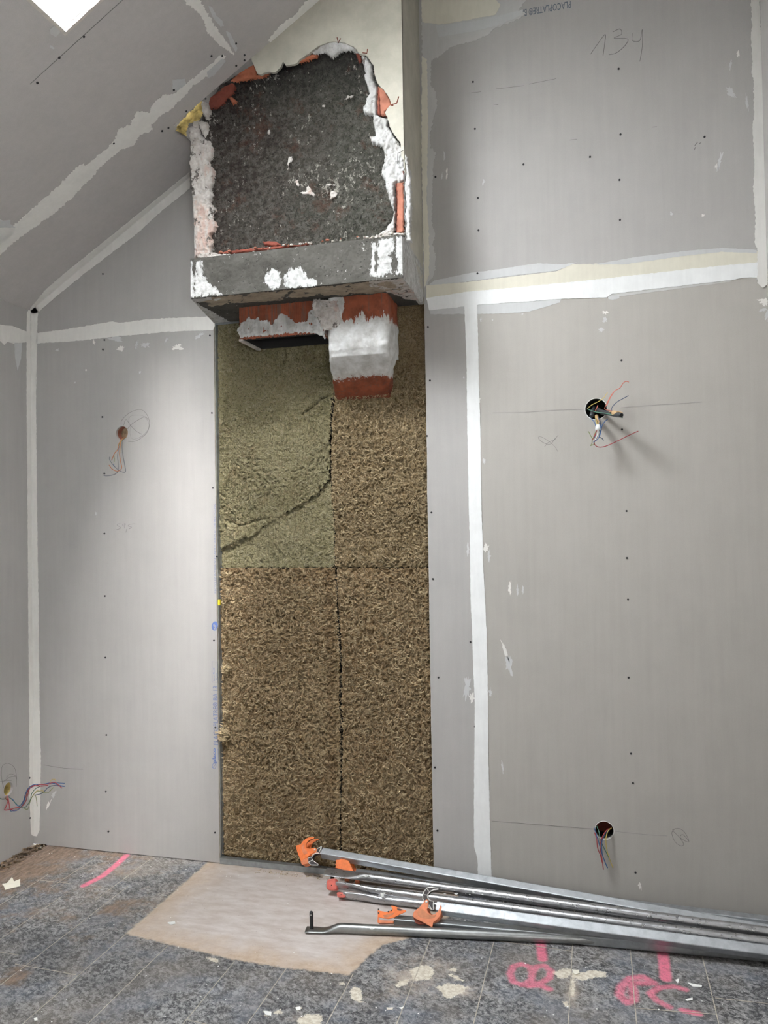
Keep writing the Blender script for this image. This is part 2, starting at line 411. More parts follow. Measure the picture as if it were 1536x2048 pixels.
def floor_mat():
    t = NT('worn_linoleum_floor')
    P = t.pos
    warp = t.scale(P, (1, 1.0, 1), (0, 0, 0), (0, 0, .6))
    n1 = t.noise(62, 6, .75, t.scale(warp, (.95, 1.35, 1)), .6); n2 = t.noise(24, 6, .72, None, .5); n3 = t.noise(2.2, 4, .6); n4 = t.noise(190, 4, .7)
    v = t.math('ADD', t.math('MULTIPLY', n1, .5), t.math('ADD', t.math('MULTIPLY', n2, .3), t.math('MULTIPLY', n4, .2)))
    tile = t.mix(t.mapr(v, .455, .565), (.040, .041, .046), (.36, .355, .35))
    tile = t.mix(t.math('MULTIPLY', t.mapr(t.noise(3.5, 5, .65, t.scale(P, (1, 1, 1), (1, 7, 0))), .42, .60), .35), tile, (.055, .055, .058))
    tile = t.mix(t.math('MULTIPLY', t.mapr(t.noise(6, 4, .6, t.scale(P, (1, 1, 1), (8, 1, 0))), .50, .62), .28), tile, (.20, .23, .29))
    tile = t.mix(t.math('MULTIPLY', t.mapr(n3, .48, .66), .30), tile, (.30, .25, .20))
    white = t.mapr(t.noise(60, 6, .8, t.scale(P, (1, 1, 1), (3, 5, 2))), .64, .66)
    tile = t.mix(t.math('MULTIPLY', white, .75), tile, (.66, .65, .62))
    # brown worn corner
    dirt = t.attr('dirt')
    dn = t.noise(9, 6, .7, t.scale(P, (1, 1.0, 1), (2, 2, 2)))
    dm = t.mapr(t.math('ADD', dirt, t.math('MULTIPLY', t.math('SUBTRACT', dn, .5), 1.9)), .28, .62)
    dcol = t.mix(t.mapr(t.noise(30, 6, .7, t.scale(P, (2.2, .6, 1), (0, 0, 0), (0, 0, -.2))), .38, .62), (.12, .075, .048), (.29, .205, .145))
    tile = t.mix(t.math('MULTIPLY', dm, .85), tile, dcol)
    # bare pale patch
    sd = t.attr('patch')
    e = t.mapr(t.math('ADD', sd, t.math('MULTIPLY', t.math('SUBTRACT', t.noise(40, 5, .7), .5), .035)), -.004, .006)
    inner = t.mapr(t.math('ADD', sd, t.math('MULTIPLY', t.math('SUBTRACT', t.noise(7, 5, .65), .5), .30)), .01, .14)
    pale = t.mix(t.mapr(t.noise(16, 6, .65, t.scale(P, (.6, 1.6, 1))), .36, .64), (.50, .43, .39), (.64, .585, .555))
    tan = t.mix(t.mapr(t.noise(25, 6, .7), .35, .65), (.43, .32, .235), (.56, .455, .36))
    pc = t.mix(inner, tan, pale)
    spk = t.mapr(t.noise(75, 5, .75, t.scale(P, (1, 1, 1), (1, 9, 1))), .645, .665)
    pc = t.mix(t.math('MULTIPLY', spk, .6), pc, (.16, .12, .09))
    col = t.mix(e, tile, pc)
    # residue beyond the patch's ragged edge
    rs = t.math('MULTIPLY', t.attr('resid'), t.mapr(t.noise(14, 6, .75, t.scale(P, (1, 1, 1), (4, 4, 1))), .42, .60))
    col = t.mix(t.math('MULTIPLY', rs, .8), col, (.50, .42, .35))
    gl_ = t.mapr(t.math('ADD', t.attr('glue'), t.math('MULTIPLY', t.math('SUBTRACT', t.noise(55, 6, .75, t.scale(P, (1, 1, 1), (4, 2, 1))), .5), .055)), .0, .002)
    col = t.mix(gl_, col, t.mix(t.mapr(t.noise(70, 5, .7), .4, .6), (.50, .44, .35), (.68, .64, .55)))
    # sprayed pink marking paint
    pk = t.attr('pink'); gr = t.math('MULTIPLY', t.math('SUBTRACT', t.noise(150, 5, .75), .5), 1.1)
    pm = t.mapr(t.math('ADD', pk, gr), .25, .95)
    pv = t.mapr(v, .44, .56, .62, .95)
    col = t.mix(t.math('MULTIPLY', t.math('MULTIPLY', pm, pv), t.mapr(pk, 0, .04)), col, (.74, .17, .26))
    rough = t.mapr(n2, .35, .7, .50, .72)
    return t.fin(col, rough, 0, t.bump(v, .12, .002), .35)
M['floor'] = floor_mat()
M['seam'] = simple('tile_joint', (.50, .45, .37), .8, 0, .25, 40)
M['chip'] = simple('plaster_chip', (.70, .66, .58), .85, 0, .12, 60, .3, 150)
M['chipw'] = simple('white_filler_drip', (.85, .85, .82), .8, 0, .06, 60)
M['paper'] = simple('cream_paper', (.80, .77, .66), .8, 0, .05, 30)
M['wood'] = simple('splintered_fibre', (.42, .30, .19), .9, 0, .3, 60)
def metal(name, c, rough, var=.25):
    t = NT(name); n = t.noise(26, 6, .65); s = t.noise(55, 5, .65, None, .5)
    col = t.mix(t.mapr(n, .35, .65), tuple(x*(1-var) for x in c), c)
    col = t.mix(t.mapr(t.noise(60, 6, .8, t.scale(t.pos, (1, 1, 1), (3, 3, 3))), .705, .73), col, (.75, .74, .72))
    return t.fin(col, t.mapr(s, .3, .7, rough-.08, rough+.14), .9, t.bump(n, .08, .002))
M['alu'] = metal('zinc_square_tube', (.50, .52, .54), .50)
M['steel'] = metal('brushed_steel_pipe', (.50, .50, .51), .30)
M['steeld'] = metal('dull_steel_pipe', (.33, .335, .33), .36)
M['castalu'] = simple('cast_aluminium', (.82, .80, .76), .4, .5, .08, 50)
M['castdark'] = simple('dark_webbing', (.05, .04, .04), .6)
M['orange'] = simple('orange_plastic', (.86, .20, .045), .42, 0, .12, 40, .05)
M['orange2'] = simple('faded_orange_plastic', (.72, .225, .10), .5, 0, .15, 40, .05)
M['orangein'] = simple('moulded_recess', (.55, .20, .09), .6, 0, .15, 60)
M['redcap'] = simple('faded_red_plastic', (.60, .135, .105), .6, 0, .15, 40)
M['blackp'] = simple('black_steel_pin', (.02, .02, .022), .4, .3)
M['conduit'] = simple('dark_grey_conduit', (.045, .05, .055), .45)
for k, c in dict(red=(.34, .03, .035), salmon=(.55, .15, .10), blue=(.03, .10, .26), dblue=(.05, .08, .14), green=(.07, .17, .12), yellow=(.50, .38, .10), orange=(.50, .16, .05), pale=(.50, .33, .17), ygreen=(.17, .21, .06), grey=(.16, .17, .19), white=(.75, .75, .74), brown=(.2, .09, .05)).items():
    M['w_'+k] = simple(k+'_insulation', c, .4, 0, .05)

# ================================================================== ROOM
XR = 3.355; OX0, OX1, OZ1 = 0.998, 1.998, 2.52
def circ(fr, c, r, k=32): return [(c[0]+r*math.cos(2*math.pi*i/k), c[1]+r*math.sin(2*math.pi*i/k)) for i in range(k)]
HOLES = [((.511, 1.998), .0325), ((2.705, 1.995), .0425), ((2.703, .291), .036)]
def ceilz(x): return Z0+SL*x
edge_r = [(OX1+float(.0012*fbm(z*9, 1.5)), z) for z in np.linspace(.0, OZ1, 60)]
outline = [(0, 0), (OX0, 0)]+[(OX0, z) for z in (.6, 1.3, 1.9, OZ1)]+[(OX0, OZ1+.0001)]
outline = [(0, .003), (OX0, .003), (OX0, OZ1), (OX1, OZ1)]+[p for p in reversed(edge_r)][1:]+[(XR, 0), (XR, ceilz(XR)), (0, Z0)]
wall_back = struct(plate('wall_back', WF, outline, .013, M['board'], None, -.013, [circ(WF, c, r) for c, r in HOLES]))
lwall = [(-4.8, 0), (0, 0), (0, Z0), (-4.8, Z0)]
LH = LF.to(XP(17, 1578)); 
wall_left = struct(plate('wall_left', LF, lwall, .013, M['board'], None, -.013, [circ(LF, LH, .030)]))
RF = Fr((XR, 0, 0), (0, -1, 0), (0, 0, 1))
wall_right = struct(plate('wall_right', RF, [(0, 0), (4.8, 0), (4.8, ceilz(XR)), (0, ceilz(XR))], .013, M['board'], None, -.013,
                          [[(-FILL_WIN[0], FILL_WIN[2]), (-FILL_WIN[1], FILL_WIN[2]), (-FILL_WIN[1], FILL_WIN[3]), (-FILL_WIN[0], FILL_WIN[3])]]))
RB = Fr((0, REAR, 0), (-1, 0, 0), (0, 0, 1))
a, b, c, d = FILL_WIN
wall_rear = struct(plate('wall_rear', RB, [(-XR, 0), (0, 0), (0, Z0), (-XR, ceilz(XR))], .02, M['board'], None, -.02))
win_fill = struct(mesh('window_2', *tube([(XR+.03, a, c), (XR+.03, b, c), (XR+.03, b, d), (XR+.03, a, d), (XR+.03, a, c)], .03, 8), M['frame']))  # unseen frame around the opening added for fill light
# masonry behind the boards (closes the cavity)
struct(boxo('wall_masonry', (-.02, XR+.02, .105, .13, -.02, 5.0), M['masonry']))
struct(boxo('wall_masonry_left', (-.20, -.18, -4.95, .13, -.02, 2.95), M['masonry']))
struct(plate('wall_masonry_right', Fr((XR, 0, 0), (0, -1, 0), (0, 0, 1)), [(-.13, -.02), (4.95, -.02), (4.95, 5.4), (-.13, 5.4)], .02, M['masonry'], None, -.07, [[(-FILL_WIN[0], FILL_WIN[2]), (-FILL_WIN[1], FILL_WIN[2]), (-FILL_WIN[1], FILL_WIN[3]), (-FILL_WIN[0], FILL_WIN[3])]]))
# ceiling with chimney cut-out and skylights
SX = lambda x: x/CA
CUTX, CUTY = .990, -.333
cpoly = [(-4.8, 0), (0, 0)]
cpoly = [(0, 0), (0, SX(CUTX)), (CUTY, SX(CUTX)), (CUTY, SX(2.0)), (0, SX(2.0)), (0, SX(XR)), (-4.8, SX(XR)), (-4.8, 0)]
ch = [[(y1, SX(a)), (y1, SX(b)), (y0, SX(b)), (y0, SX(a))] for (a, b, y1, y0) in SKYL]
ceiling = struct(plate('ceiling', CF, cpoly, .013, M['ceil'], None, -.013, ch))
def cp(x, y, h=0.0):                # point on ceiling surface, h = outwards (up) distance
    return np.array([x-SA*h, y, ceilz(x)+CA*h])
for i, (a, b, y1, y0) in enumerate(SKYL):
    V = []; Fc = []
    t_ = WELL
    for (x, y) in ((a, y1), (b, y1), (b, y0), (a, y0)):
        V += [cp(x, y, .0135), cp(x, y, t_)]
    for k in range(4): Fc.append((2*k, 2*k+1, 2*((k+1) % 4)+1, 2*((k+1) % 4)))
    w = struct(mesh('window_%d' % (1 if i == 0 else 3), V, Fc, M['reveal']))
    w.modifiers.new('s', 'SOLIDIFY').thickness = -.012
    w.modifiers['s'].offset = 0
    corners = [cp(a, y1, t_), cp(b, y1, t_), cp(b, y0, t_), cp(a, y0, t_), cp(a, y1, t_)]
    mesh('window_frame', *tube(corners, .035, 4), M['frame'], w)
    # raw board edge around the opening
    e = .011
    for (p, q, r_, s_) in (((a-e, y1+e), (b+e, y1+e), (b+e, y1), (a-e, y1)), ((a-e, y1+e), (a, y1+e), (a, y0-e), (a-e, y0-e))):
        po = [CF.to(cp(*z)) for z in (p, q, r_, s_)]
        plate('edge_bead', CF, rag(po, .01, .0015, 40, i), .0015, M['rawedge'], w)

rd = struct(plate('ceiling_roof_light_block', CF, [(.13, -.2), (.13, SX(XR)+.2), (-4.95, SX(XR)+.2), (-4.95, -.2)], .02, M['masonry'], None, -WELL-.02, ch))  # unseen deck added to stop sky light leaking through the ceiling cut-out
# skylight reveal drips
for k, pts in enumerate([[(122, 0), (131, 30), (134, 56), (128, 40), (115, 5)], [(138, 20), (136, 54), (133, 30)]]):
    pass

# ------------------------------------------------------------------ floor
def floor():
    xs = np.concatenate([[-.1], np.arange(-.02, 3.38, .006)]); ys = np.concatenate([[-4.8, -4.2, -3.6, -3.0, -2.4, -1.9, -1.6], np.arange(-1.5, .112, .006)])
    X, Y = np.meshgrid(xs, ys, indexing='ij'); nx, ny = X.shape
    H = .0006*fbm(X*5, Y*5, 3)-.0006
    idx = np.arange(X.size).reshape(X.shape)
    Fc = np.stack([idx[:-1, :-1].ravel(), idx[1:, :-1].ravel(), idx[1:, 1:].ravel(), idx[:-1, 1:].ravel()], 1)
    o = mesh('floor', np.stack([X.ravel(), Y.ravel(), H.ravel()], 1), Fc, M['floor'], None, True)
    def at(k, v): a = o.data.attributes.new(k, 'FLOAT', 'POINT'); a.data.foreach_set('value', v.ravel().astype(np.float32))
    pp = px2(FF, [(412, 1722), (250, 1868), (320, 1884), (470, 1920), (575, 1936), (700, 1950), (735, 1915), (765, 1890), (850, 1868)])
    pp += [(2.10, -.35), (2.15, .0)]
    pp[0] = (.935, .06); pp[-1] = (2.12, .06)
    at('patch', sdf(pp, X, Y))
    d = np.clip(1-np.hypot(X/.42, (Y+.02)/.85), 0, 1)**.5
    d = np.maximum(d, .85*np.clip(1-np.abs(X-.02)/.34, 0, 1)**.7*np.clip((Y+1.15)/.4, 0, 1))
    d = np.maximum(d, .55*np.exp(-((X-.80)/.12)**2-((Y+.46)/.12)**2)); d = np.maximum(d, .5*np.exp(-((X-.30)/.5)**2-((Y+.02)/.035)**2)*1.3)
    d = np.maximum(d, .52*np.exp(-((X-.74)/.07)**2-((Y+.99)/.10)**2))
    d = np.maximum(d, .36*np.clip(1.0-X/.95, 0, 1)**.4*np.clip((Y+1.0)/.3, 0, 1))
    at('dirt', d)
    r = np.zeros_like(X)
    def blob(px, py, rx, ry, s=1.0):
        nonlocal r; p = FL(px, py); r = np.maximum(r, s*np.exp(-((X-p[0])/rx)**2-((Y-p[1])/ry)**2))
    blob(350, 1820, .17, .22, .8); blob(250, 1740, .3, .05, .45); blob(830, 1960, .10, .09); blob(850, 1930, .10, .06, .8); blob(790, 1985, .05, .05, .7); blob(560, 1800, .01, .01, .1)
    blob(905, 1978, .09, .035, 1.2); blob(1145, 1985, .02, .09, 1.2); blob(600, 2040, .05, .03, .6); blob(430, 1720, .25, .06, .6); blob(330, 1790, .12, .07, .5); blob(150, 1950, .05, .05, .7)
    at('resid', r)
    q = lambda pts: [FL(900+a/2.415, 1680+b/2.415)[:2] for a, b in pts]
    strokes = [([FL(*k)[:2] for k in [(252, 1711), (232, 1730), (205, 1752), (168, 1771)]], .017, 1.0),
        (q([(432, 425), (440, 520), (447, 575)]), .018, 1.0),
        (q([(385, 612), (345, 598), (305, 610), (290, 645), (305, 685), (350, 700), (392, 680), (398, 640), (385, 612)]), .015, .72),
        (q([(398, 640), (415, 612), (455, 606), (488, 630), (480, 665), (440, 690), (400, 690)]), .015, .72), (q([(380, 705), (430, 700), (480, 720)]), .015, .75),
        (q([(1022, 500), (1030, 560), (1042, 668)]), .019, 1.15),
        (q([(985, 690), (930, 660), (870, 668), (825, 710), (820, 750), (855, 785), (890, 770), (885, 720), (870, 690), (960, 690)]), .018, .72),
        (q([(1135, 722), (1080, 705), (1010, 712), (965, 740), (1000, 775), (1058, 805)]), .015, .72), (q([(1125, 822), (1200, 838)]), .015, .85),
        (q([(425, 340), (430, 372)]), .012, .6)]
    gl = np.full_like(X, -1.0)
    s1 = lambda pts: [(a/2.0, 1660+b/2.0) for a, b in pts]; s2 = lambda pts: [(768+a/2.0, 1740+b/2.0) for a, b in pts]; r4 = lambda pts: [(900+a/2.415, 1680+b/2.415) for a, b in pts]
    for pts in (r4([(495, 632), (540, 622), (585, 625), (590, 650), (560, 665), (520, 668)]), r4([(590, 640), (625, 640), (690, 628), (745, 632), (755, 660), (700, 665), (640, 680), (605, 672)]), r4([(585, 650), (605, 655), (605, 700), (598, 755), (585, 750)]),
                s1([(1400, 640), (1415, 622), (1440, 630), (1450, 660), (1455, 690), (1430, 690), (1405, 672)]), s1([(1185, 760), (1230, 735), (1290, 738), (1292, 765), (1260, 790), (1200, 780)]),
                s1([(1180, 712), (1200, 708), (1202, 720), (1188, 724)]), s1([(1355, 608), (1375, 606), (1378, 618), (1360, 620)]), s1([(1055, 725), (1085, 728), (1085, 745), (1062, 740)]), s1([(1095, 722), (1130, 712), (1130, 735), (1105, 738)]),
                s2([(255, 395), (290, 392), (300, 402), (265, 405)]), s2([(258, 418), (275, 415), (328, 445), (300, 442), (270, 432)]), s2([(205, 470), (250, 452), (300, 455), (340, 470), (300, 500), (250, 515), (232, 500), (228, 485)]),
                s2([(100, 400), (150, 380), (190, 385), (205, 410), (180, 440), (120, 440)]), s2([(40, 460), (70, 440), (110, 435), (90, 455), (60, 470)]), s2([(715, 525), (735, 525), (742, 545), (725, 545)]), s1([(820, 506), (850, 510), (880, 518), (870, 532), (840, 524)])):
        gl = np.maximum(gl, sdf(px2(FF, pts), X, Y))
    at('glue', gl)
    pk = np.zeros_like(X)
    for pts, w, s in strokes: pk = np.maximum(pk, s*np.clip(1.6-dline(pts, X, Y)/w*1.1, 0, 1.1))
    at('pink', pk)
    return struct(o)
fl = floor()
SEAMS_X = [(.005, -1.7, -.02), (.30, -1.7, -.28), (.50, -1.7, -.45), (.72, -1.7, -.30), (.943, -1.7, -.0), (1.1415, -1.7, -.70), (1.43, -1.7, -.74), (1.625, -1.7, -.735), (1.862, -1.7, -.72), (2.072, -1.7, -.40),
           (2.3015, -1.7, -.02), (2.582, -1.7, -.02), (2.783, -1.7, -.02), (3.025, -1.7, -.02), (.66, -.45, -.02), (.40, -.4, -.02)]
def seam(x0, y0, x1, y1, w=.0022):
    n = max(2, int(math.hypot(x1-x0, y1-y0)/.03)); L = []; R = []
    dx, dy = x1-x0, y1-y0; l = math.hypot(dx, dy); nx_, ny_ = -dy/l, dx/l
    for i in range(n+1):
        t = i/n; x = x0+dx*t; y = y0+dy*t; o_ = .0012*float(fbm(x*6+y*7, x-y, 2)); ww = w*(.6+.5*abs(float(pn(x*23+1, y*23))))
        L.append((x+nx_*(o_+ww), y+ny_*(o_+ww), .0007)); R.append((x+nx_*(o_-ww), y+ny_*(o_-ww), .0007))
    V = L+R; n1 = len(L)
    mesh('tile_joint', V, [(i, i+1, n1+i+1, n1+i) for i in range(n)], M['seam'], fl)
for x, y0, y1 in SEAMS_X: seam(x, y0, x, y1)
def seampx(p, q): a = FL(*p); b = FL(*q); seam(a[0], a[1], b[0], b[1])
for p, q in [((-60, 1896), (38, 1910)), ((30, 1928), (152, 1950)), ((375, 2040), (415, 2049)), ((984, 1880), (1145, 1903)), ((1273, 2017), (1433, 2029)), ((1430, 1996), (1560, 2010)),
             ((75, 1760), (145, 1768)), ((128, 1814), (165, 1822)), ((900, 1735), (1000, 1745)), ((40, 1775), (80, 1778))][:7]: seampx(p, q)

# ------------------------------------------------------------------ joint tapes, filler and screws
B = wall_back
c4 = lambda pts: [(780+a/2.032, b/2.032) for a, b in pts]
c7 = lambda pts: [(840+a/3.793, 560+b/3.793) for a, b in pts]
c8 = lambda pts: [(840+a/2.769, 1060+b/2.769) for a, b in pts]
c1 = lambda pts: [(a/2.926, b/2.926) for a, b in pts]
cb = lambda pts: [(a/3.339, 560+b/3.339) for a, b in pts]
tape = lambda fr, pts, m='tape', par=None, nm='joint_tape', **k: strip(nm, fr, pts, M[m], par or {id(WF): wall_back, id(LF): wall_left, id(CF): ceiling}[id(fr)], **k)
tape(WF, [(74, 666), (130, 659), (200, 647), (225, 643), (240, 646), (290, 639), (340, 636), (430, 633), (430, 652), (426, 660), (405, 661), (330, 664), (280, 669), (240, 672), (200, 677), (140, 683), (72, 687)], seed=1, amp=.002)
tape(WF, [(62, 600), (76, 622), (75, 660), (72, 800), (74, 1000), (77, 1200), (79, 1400), (82, 1520), (81, 1600), (79, 1660), (74, 1672), (66, 1672), (62, 1500)], seed=2)
tape(LF, [(63, 610), (54, 625), (53, 660), (53, 800), (55, 1000), (57, 1300), (59, 1500), (59, 1600), (62, 1668), (69, 1673), (66, 1300), (62, 700)], seed=3, th=.0010)
tape(LF, [(0, 649), (25, 652), (55, 664), (56, 684), (30, 688), (15, 684), (8, 690), (0, 682), (-30, 676), (-30, 640)], seed=4)
tape(LF, cb([(95, 420), (145, 420), (140, 520), (115, 610), (100, 520)]), 'film', seed=5, nm='filler_smear')
jt = [tuple(proj_(x, 0, ceilz(x))) for x in np.linspace(.0, .885, 9)]
tape(WF, jt+[(380, 377), (325, 421), (273, 468), (222, 507), (164, 551), (109, 596), (76, 625), (66, 628)], seed=6, amp=.0025)
tape(CF, [(60, 617), (90, 580), (126, 549), (171, 513), (239, 458), (308, 402), (380, 343)]+jt[::-1], seed=7, amp=.003)
tape(CF, c1([(-80, 1440), (90, 1310), (340, 1090), (440, 985), (490, 955), (500, 970), (660, 840), (690, 760), (760, 730), (800, 650), (830, 650), (870, 660), (890, 610), (960, 550), (1010, 555), (1090, 490), (1200, 400), (1240, 370), (1290, 320), (1320, 330), (1250, 420), (1130, 500), (1080, 560), (1000, 640), (930, 680), (880, 740), (890, 760), (820, 790), (780, 850), (720, 870), (700, 880), (560, 1000), (560, 1020), (480, 1090), (430, 1150), (300, 1260), (120, 1385), (-80, 1560)]), seed=8, amp=.0065, freq=85, step=.004)
tape(CF, c1([(-80, 1270), (10, 1300), (90, 1325), (60, 1400), (-80, 1430)]), seed=9, amp=.003)
tape(CF, c1([(-80, 1260), (20, 1290), (60, 1285), (60, 1310), (90, 1330), (0, 1330), (-80, 1300)]), 'film', seed=19, base=.0012, nm='filler_smear')
tape(CF, c1([(1010, 465), (1080, 460), (1090, 490), (1040, 530), (1010, 520)]), 'film', seed=10, nm='filler_smear')
tape(CF, c1([(1210, 420), (1300, 340), (1320, 355), (1250, 440), (1215, 455)]), 'film', seed=11, base=.0012, nm='filler_smear')
tape(CF, c1([(1040, -60), (1160, -60), (1170, 0), (1220, 90), (1270, 170), (1310, 220), (1370, 320), (1350, 310), (1300, 270), (1250, 230), (1210, 190), (1200, 140), (1160, 70), (1090, 20)]), seed=12, amp=.006, freq=80, step=.004)
tape(CF, c1([(1215, 30), (1240, 40), (1265, 90), (1300, 120), (1310, 150), (1290, 155), (1250, 110)]), 'film', seed=13, nm='filler_smear')
tape(CF, c1([(1320, 180), (1345, 190), (1390, 280), (1380, 305), (1350, 260)]), 'film', seed=14, nm='filler_smear')
tape(CF, [(536, 82), (546, 88), (560, 84), (600, 47), (650, 7), (680, -20), (640, -20), (610, 5), (590, 30), (560, 50)], seed=15, amp=.006, freq=80, step=.004)
tape(CF, c1([(290, 170), (320, 148), (345, 160), (350, 190), (325, 215), (295, 200)]), 'film2', seed=16, nm='filler_dab')
tape(CF, c1([(290, 262), (305, 268), (320, 282), (310, 288), (290, 275)]), 'film', seed=17, nm='filler_dab')
# right-hand side
tape(WF, c4([(180, 1140), (320, 1110), (440, 1095), (600, 1070), (700, 1075), (760, 1066), (680, 1100), (500, 1120), (300, 1145), (150, 1165)]), 'film', seed=20, nm='filler_smear', th=.0008)
tape(WF, c4([(820, 1076), (1000, 1045), (1200, 1020), (1350, 1008), (1490, 1016), (1490, 1030), (1350, 1024), (1200, 1040), (950, 1075)]), 'film', seed=21, nm='filler_smear', th=.0016)
tape(WF, c4([(148, 1160), (300, 1148), (680, 1102), (740, 1075), (900, 1070), (1200, 1030), (1350, 1018), (1500, 1022), (1500, 1085), (900, 1140), (500, 1180), (148, 1220)]), 'tapey', seed=22)
tape(WF, c4([(148, 1212), (320, 1185), (500, 1170), (900, 1130), (1250, 1090), (1500, 1066), (1500, 1130), (1440, 1128), (1380, 1140), (1200, 1160), (900, 1195), (880, 1210), (700, 1215), (330, 1242), (160, 1262)]), 'tapew', seed=23, base=.0012)
tape(WF, c4([(160, 1255), (330, 1235), (700, 1208), (690, 1230), (560, 1268), (440, 1275), (340, 1276), (165, 1277)]), 'film', seed=24, nm='filler_smear', th=.0009)
tape(WF, c4([(885, 1205), (930, 1200), (932, 1212), (905, 1220), (888, 1216)]), 'film', seed=25, nm='filler_dab')
tape(WF, c4([(700, 1208), (1200, 1152), (1440, 1122), (1380, 1145), (1200, 1170), (930, 1205)]), 'film2', seed=26, nm='filler_smear', th=.0008)
tape(WF, c7([(335, 170), (345, 400), (355, 700), (358, 1100), (362, 1250), (370, 1700), (380, 2048)])+c8([(277, 200), (281, 400), (290, 600), (296, 780), (304, 960), (302, 1200), (299, 1500), (300, 1750), (316, 1810), (320, 1840), (321, 1950), (398, 1950), (394, 1820), (390, 1700), (385, 1500), (378, 1200), (377, 900), (370, 600), (362, 400), (350, 200)])+c7([(478, 2048), (466, 1700), (460, 1200), (450, 850), (440, 400), (432, 170)]), 'tapew', seed=27, base=.0013, amp=.0008)
tape(WF, c4([(128, -20), (560, -20), (545, 10), (520, 45), (550, 55), (530, 75), (470, 100), (430, 112), (400, 140), (350, 165), (290, 178), (240, 195), (200, 230), (168, 245), (166, 300), (165, 350), (185, 372), (192, 430), (178, 480), (165, 540), (165, 600), (188, 625), (176, 660), (172, 800), (170, 920), (182, 940), (176, 1000), (186, 1040), (181, 1110), (165, 1140), (140, 1170)]), 'film2', seed=28, amp=.005, freq=80, step=.004)
tape(WF, c4([(130, 230), (150, 240), (155, 500), (150, 800), (160, 1000), (158, 1120), (142, 1165), (136, 1000), (128, 600)]), 'tapey', seed=29, base=.0012, amp=.003, th=.0008)
tape(WF, c4([(128, 0), (200, -10), (420, -10), (450, 20), (430, 60), (250, 95), (200, 100), (130, 90)]), 'tapey', seed=30, base=.0012, amp=.003, th=.0008)
tape(WF, c4([(185, 105), (330, 90), (460, 60), (540, 40), (540, 60), (440, 105), (330, 130), (200, 150)]), 'film', seed=31, base=.0012, amp=.003, th=.0006, nm='filler_smear')
tape(WF, c4([(1464, -20), (1470, 100), (1466, 160), (1472, 260), (1468, 300), (1478, 330), (1478, 480), (1472, 520), (1478, 610), (1480, 700), (1475, 780), (1484, 860), (1482, 990), (1492, 1010), (1492, 1150), (1515, 1170), (1545, 1150), (1540, 800), (1500, -20)]), 'tape', seed=32, base=.0022, amp=.003, freq=90)
# little filler dabs and drips on the walls: (x, y, rx, ry, tilt)
dabs_w = [(355, 694, 10, 6, 0), (273, 690, 3, 8, .1), (292, 690, 9, 5, .1), (243, 697, 7, 6, 0), (333, 680, 3, 6, .3), (398, 672, 12, 3, -.6), (188, 684, 2, 6, 0), (230, 678, 14, 5, 0), (115, 700, 3, 3, 0),
          (1020, 1178, 3, 14, 0), (1035, 1180, 2, 10, 0), (1046, 1180, 2, 9, 0), (1010, 1300, 3, 20, -.35), (1018, 1328, 6, 22, -.1), (936, 1100, 3, 12, .05), (972, 1096, 5, 9, 0), (978, 1112, 3, 12, -.05),
          (935, 1375, 7, 22, .1), (943, 1395, 6, 9, 0), (981, 1385, 3, 8, 0), (1005, 1535, 2, 14, -.1), (1280, 1772, 3, 8, -.1), (962, 640, 2, 5, 0), (928, 755, 2, 2, 0), (958, 800, 3, 6, 0), (968, 922, 3, 6, -.3),
          (1440, 322, 4, 22, .25), (1433, 333, 4, 5, 0), (1462, 185, 6, 14, -.6), (1494, 205, 3, 16, -.2), (1476, 108, 3, 6, 0), (1461, 130, 2, 10, .2), (1343, 428, 3, 4, 0), (1406, 431, 3, 3, 0), (967, 365, 2, 7, .3), (889, 312, 2, 10, 0), (894, 345, 2, 12, 0), (884, 352, 2, 6, 0), (930, 565, 3, 3, 0),
          (1530, 605, 9, 8, .3), (1525, 620, 8, 3, -.3), (1534, 632, 5, 10, 0), (1521, 600, 6, 2, 0), (1517, 545, 8, 12, 0), (108, 1588, 3, 9, .5), (97, 1610, 2, 12, .5), (455//2, 1870//2+900, 2, 2, 0), (280, 745, 2, 3, 0), (172, 740, 1.5, 2, 0), (150, 765, 1.5, 2, 0),
          (192, 1027, 1.6, 4, 0), (1150, 590, 2, 2, 0), (1210, 640, 5, 6, .2), (1203, 660, 5, 5, .1), (1210, 625, 6, 3, 0), (985, 640, 1.5, 1.5, 0), (1045, 628, 2, 2, 0)]
def dab(fr, par, px, py, rx, ry, tl, m, i, th=.0009):
    pts = []
    for k in range(36):
        a = 2*math.pi*k/36; r = 1+.7*float(fbm(math.cos(a)*1.9+i*3.3, math.sin(a)*1.9+i, 3, .7))
        x = rx*r*math.cos(a); y = ry*r*math.sin(a); pts.append((px+x*math.cos(tl)-y*math.sin(tl), py+x*math.sin(tl)+y*math.cos(tl)))
    plate('filler_dab', fr, px2(fr, pts), th, M[m], par)
for i, (x, y, rx, ry, tl) in enumerate(dabs_w): dab(WF, wall_back, x, y, rx*.9, ry*.9, tl, 'film' if i % 3 else 'tape', i)
SCREWS_W = [(206, 548), (209, 680), (206, 699), (420, 671), (205, 834), (424, 826), (426, 976), (209, 947), (209, 1067), (434, 1113), (210, 1192), (428, 1281), (211, 1315), (431, 1455), (213, 1470), (212, 1583), (217, 1663), (430, 1665),
            (946, 164), (950, 258), (1237, 138), (1241, 269), (1409, 274), (1047, 329), (1180, 314), (871, 354), (956, 396), (1239, 360), (957, 461), (1240, 440), (955, 547), (856, 654), (860, 761), (854, 872), (863, 1025), (866, 1158), (941, 1284), (877, 1355), (950, 1453), (870, 1535), (875, 1661),
            (1243, 721), (1244, 859), (1253, 1022), (1254, 1116), (1256, 1199), (1257, 1355), (1262, 1507), (1266, 1566), (1271, 1745)]
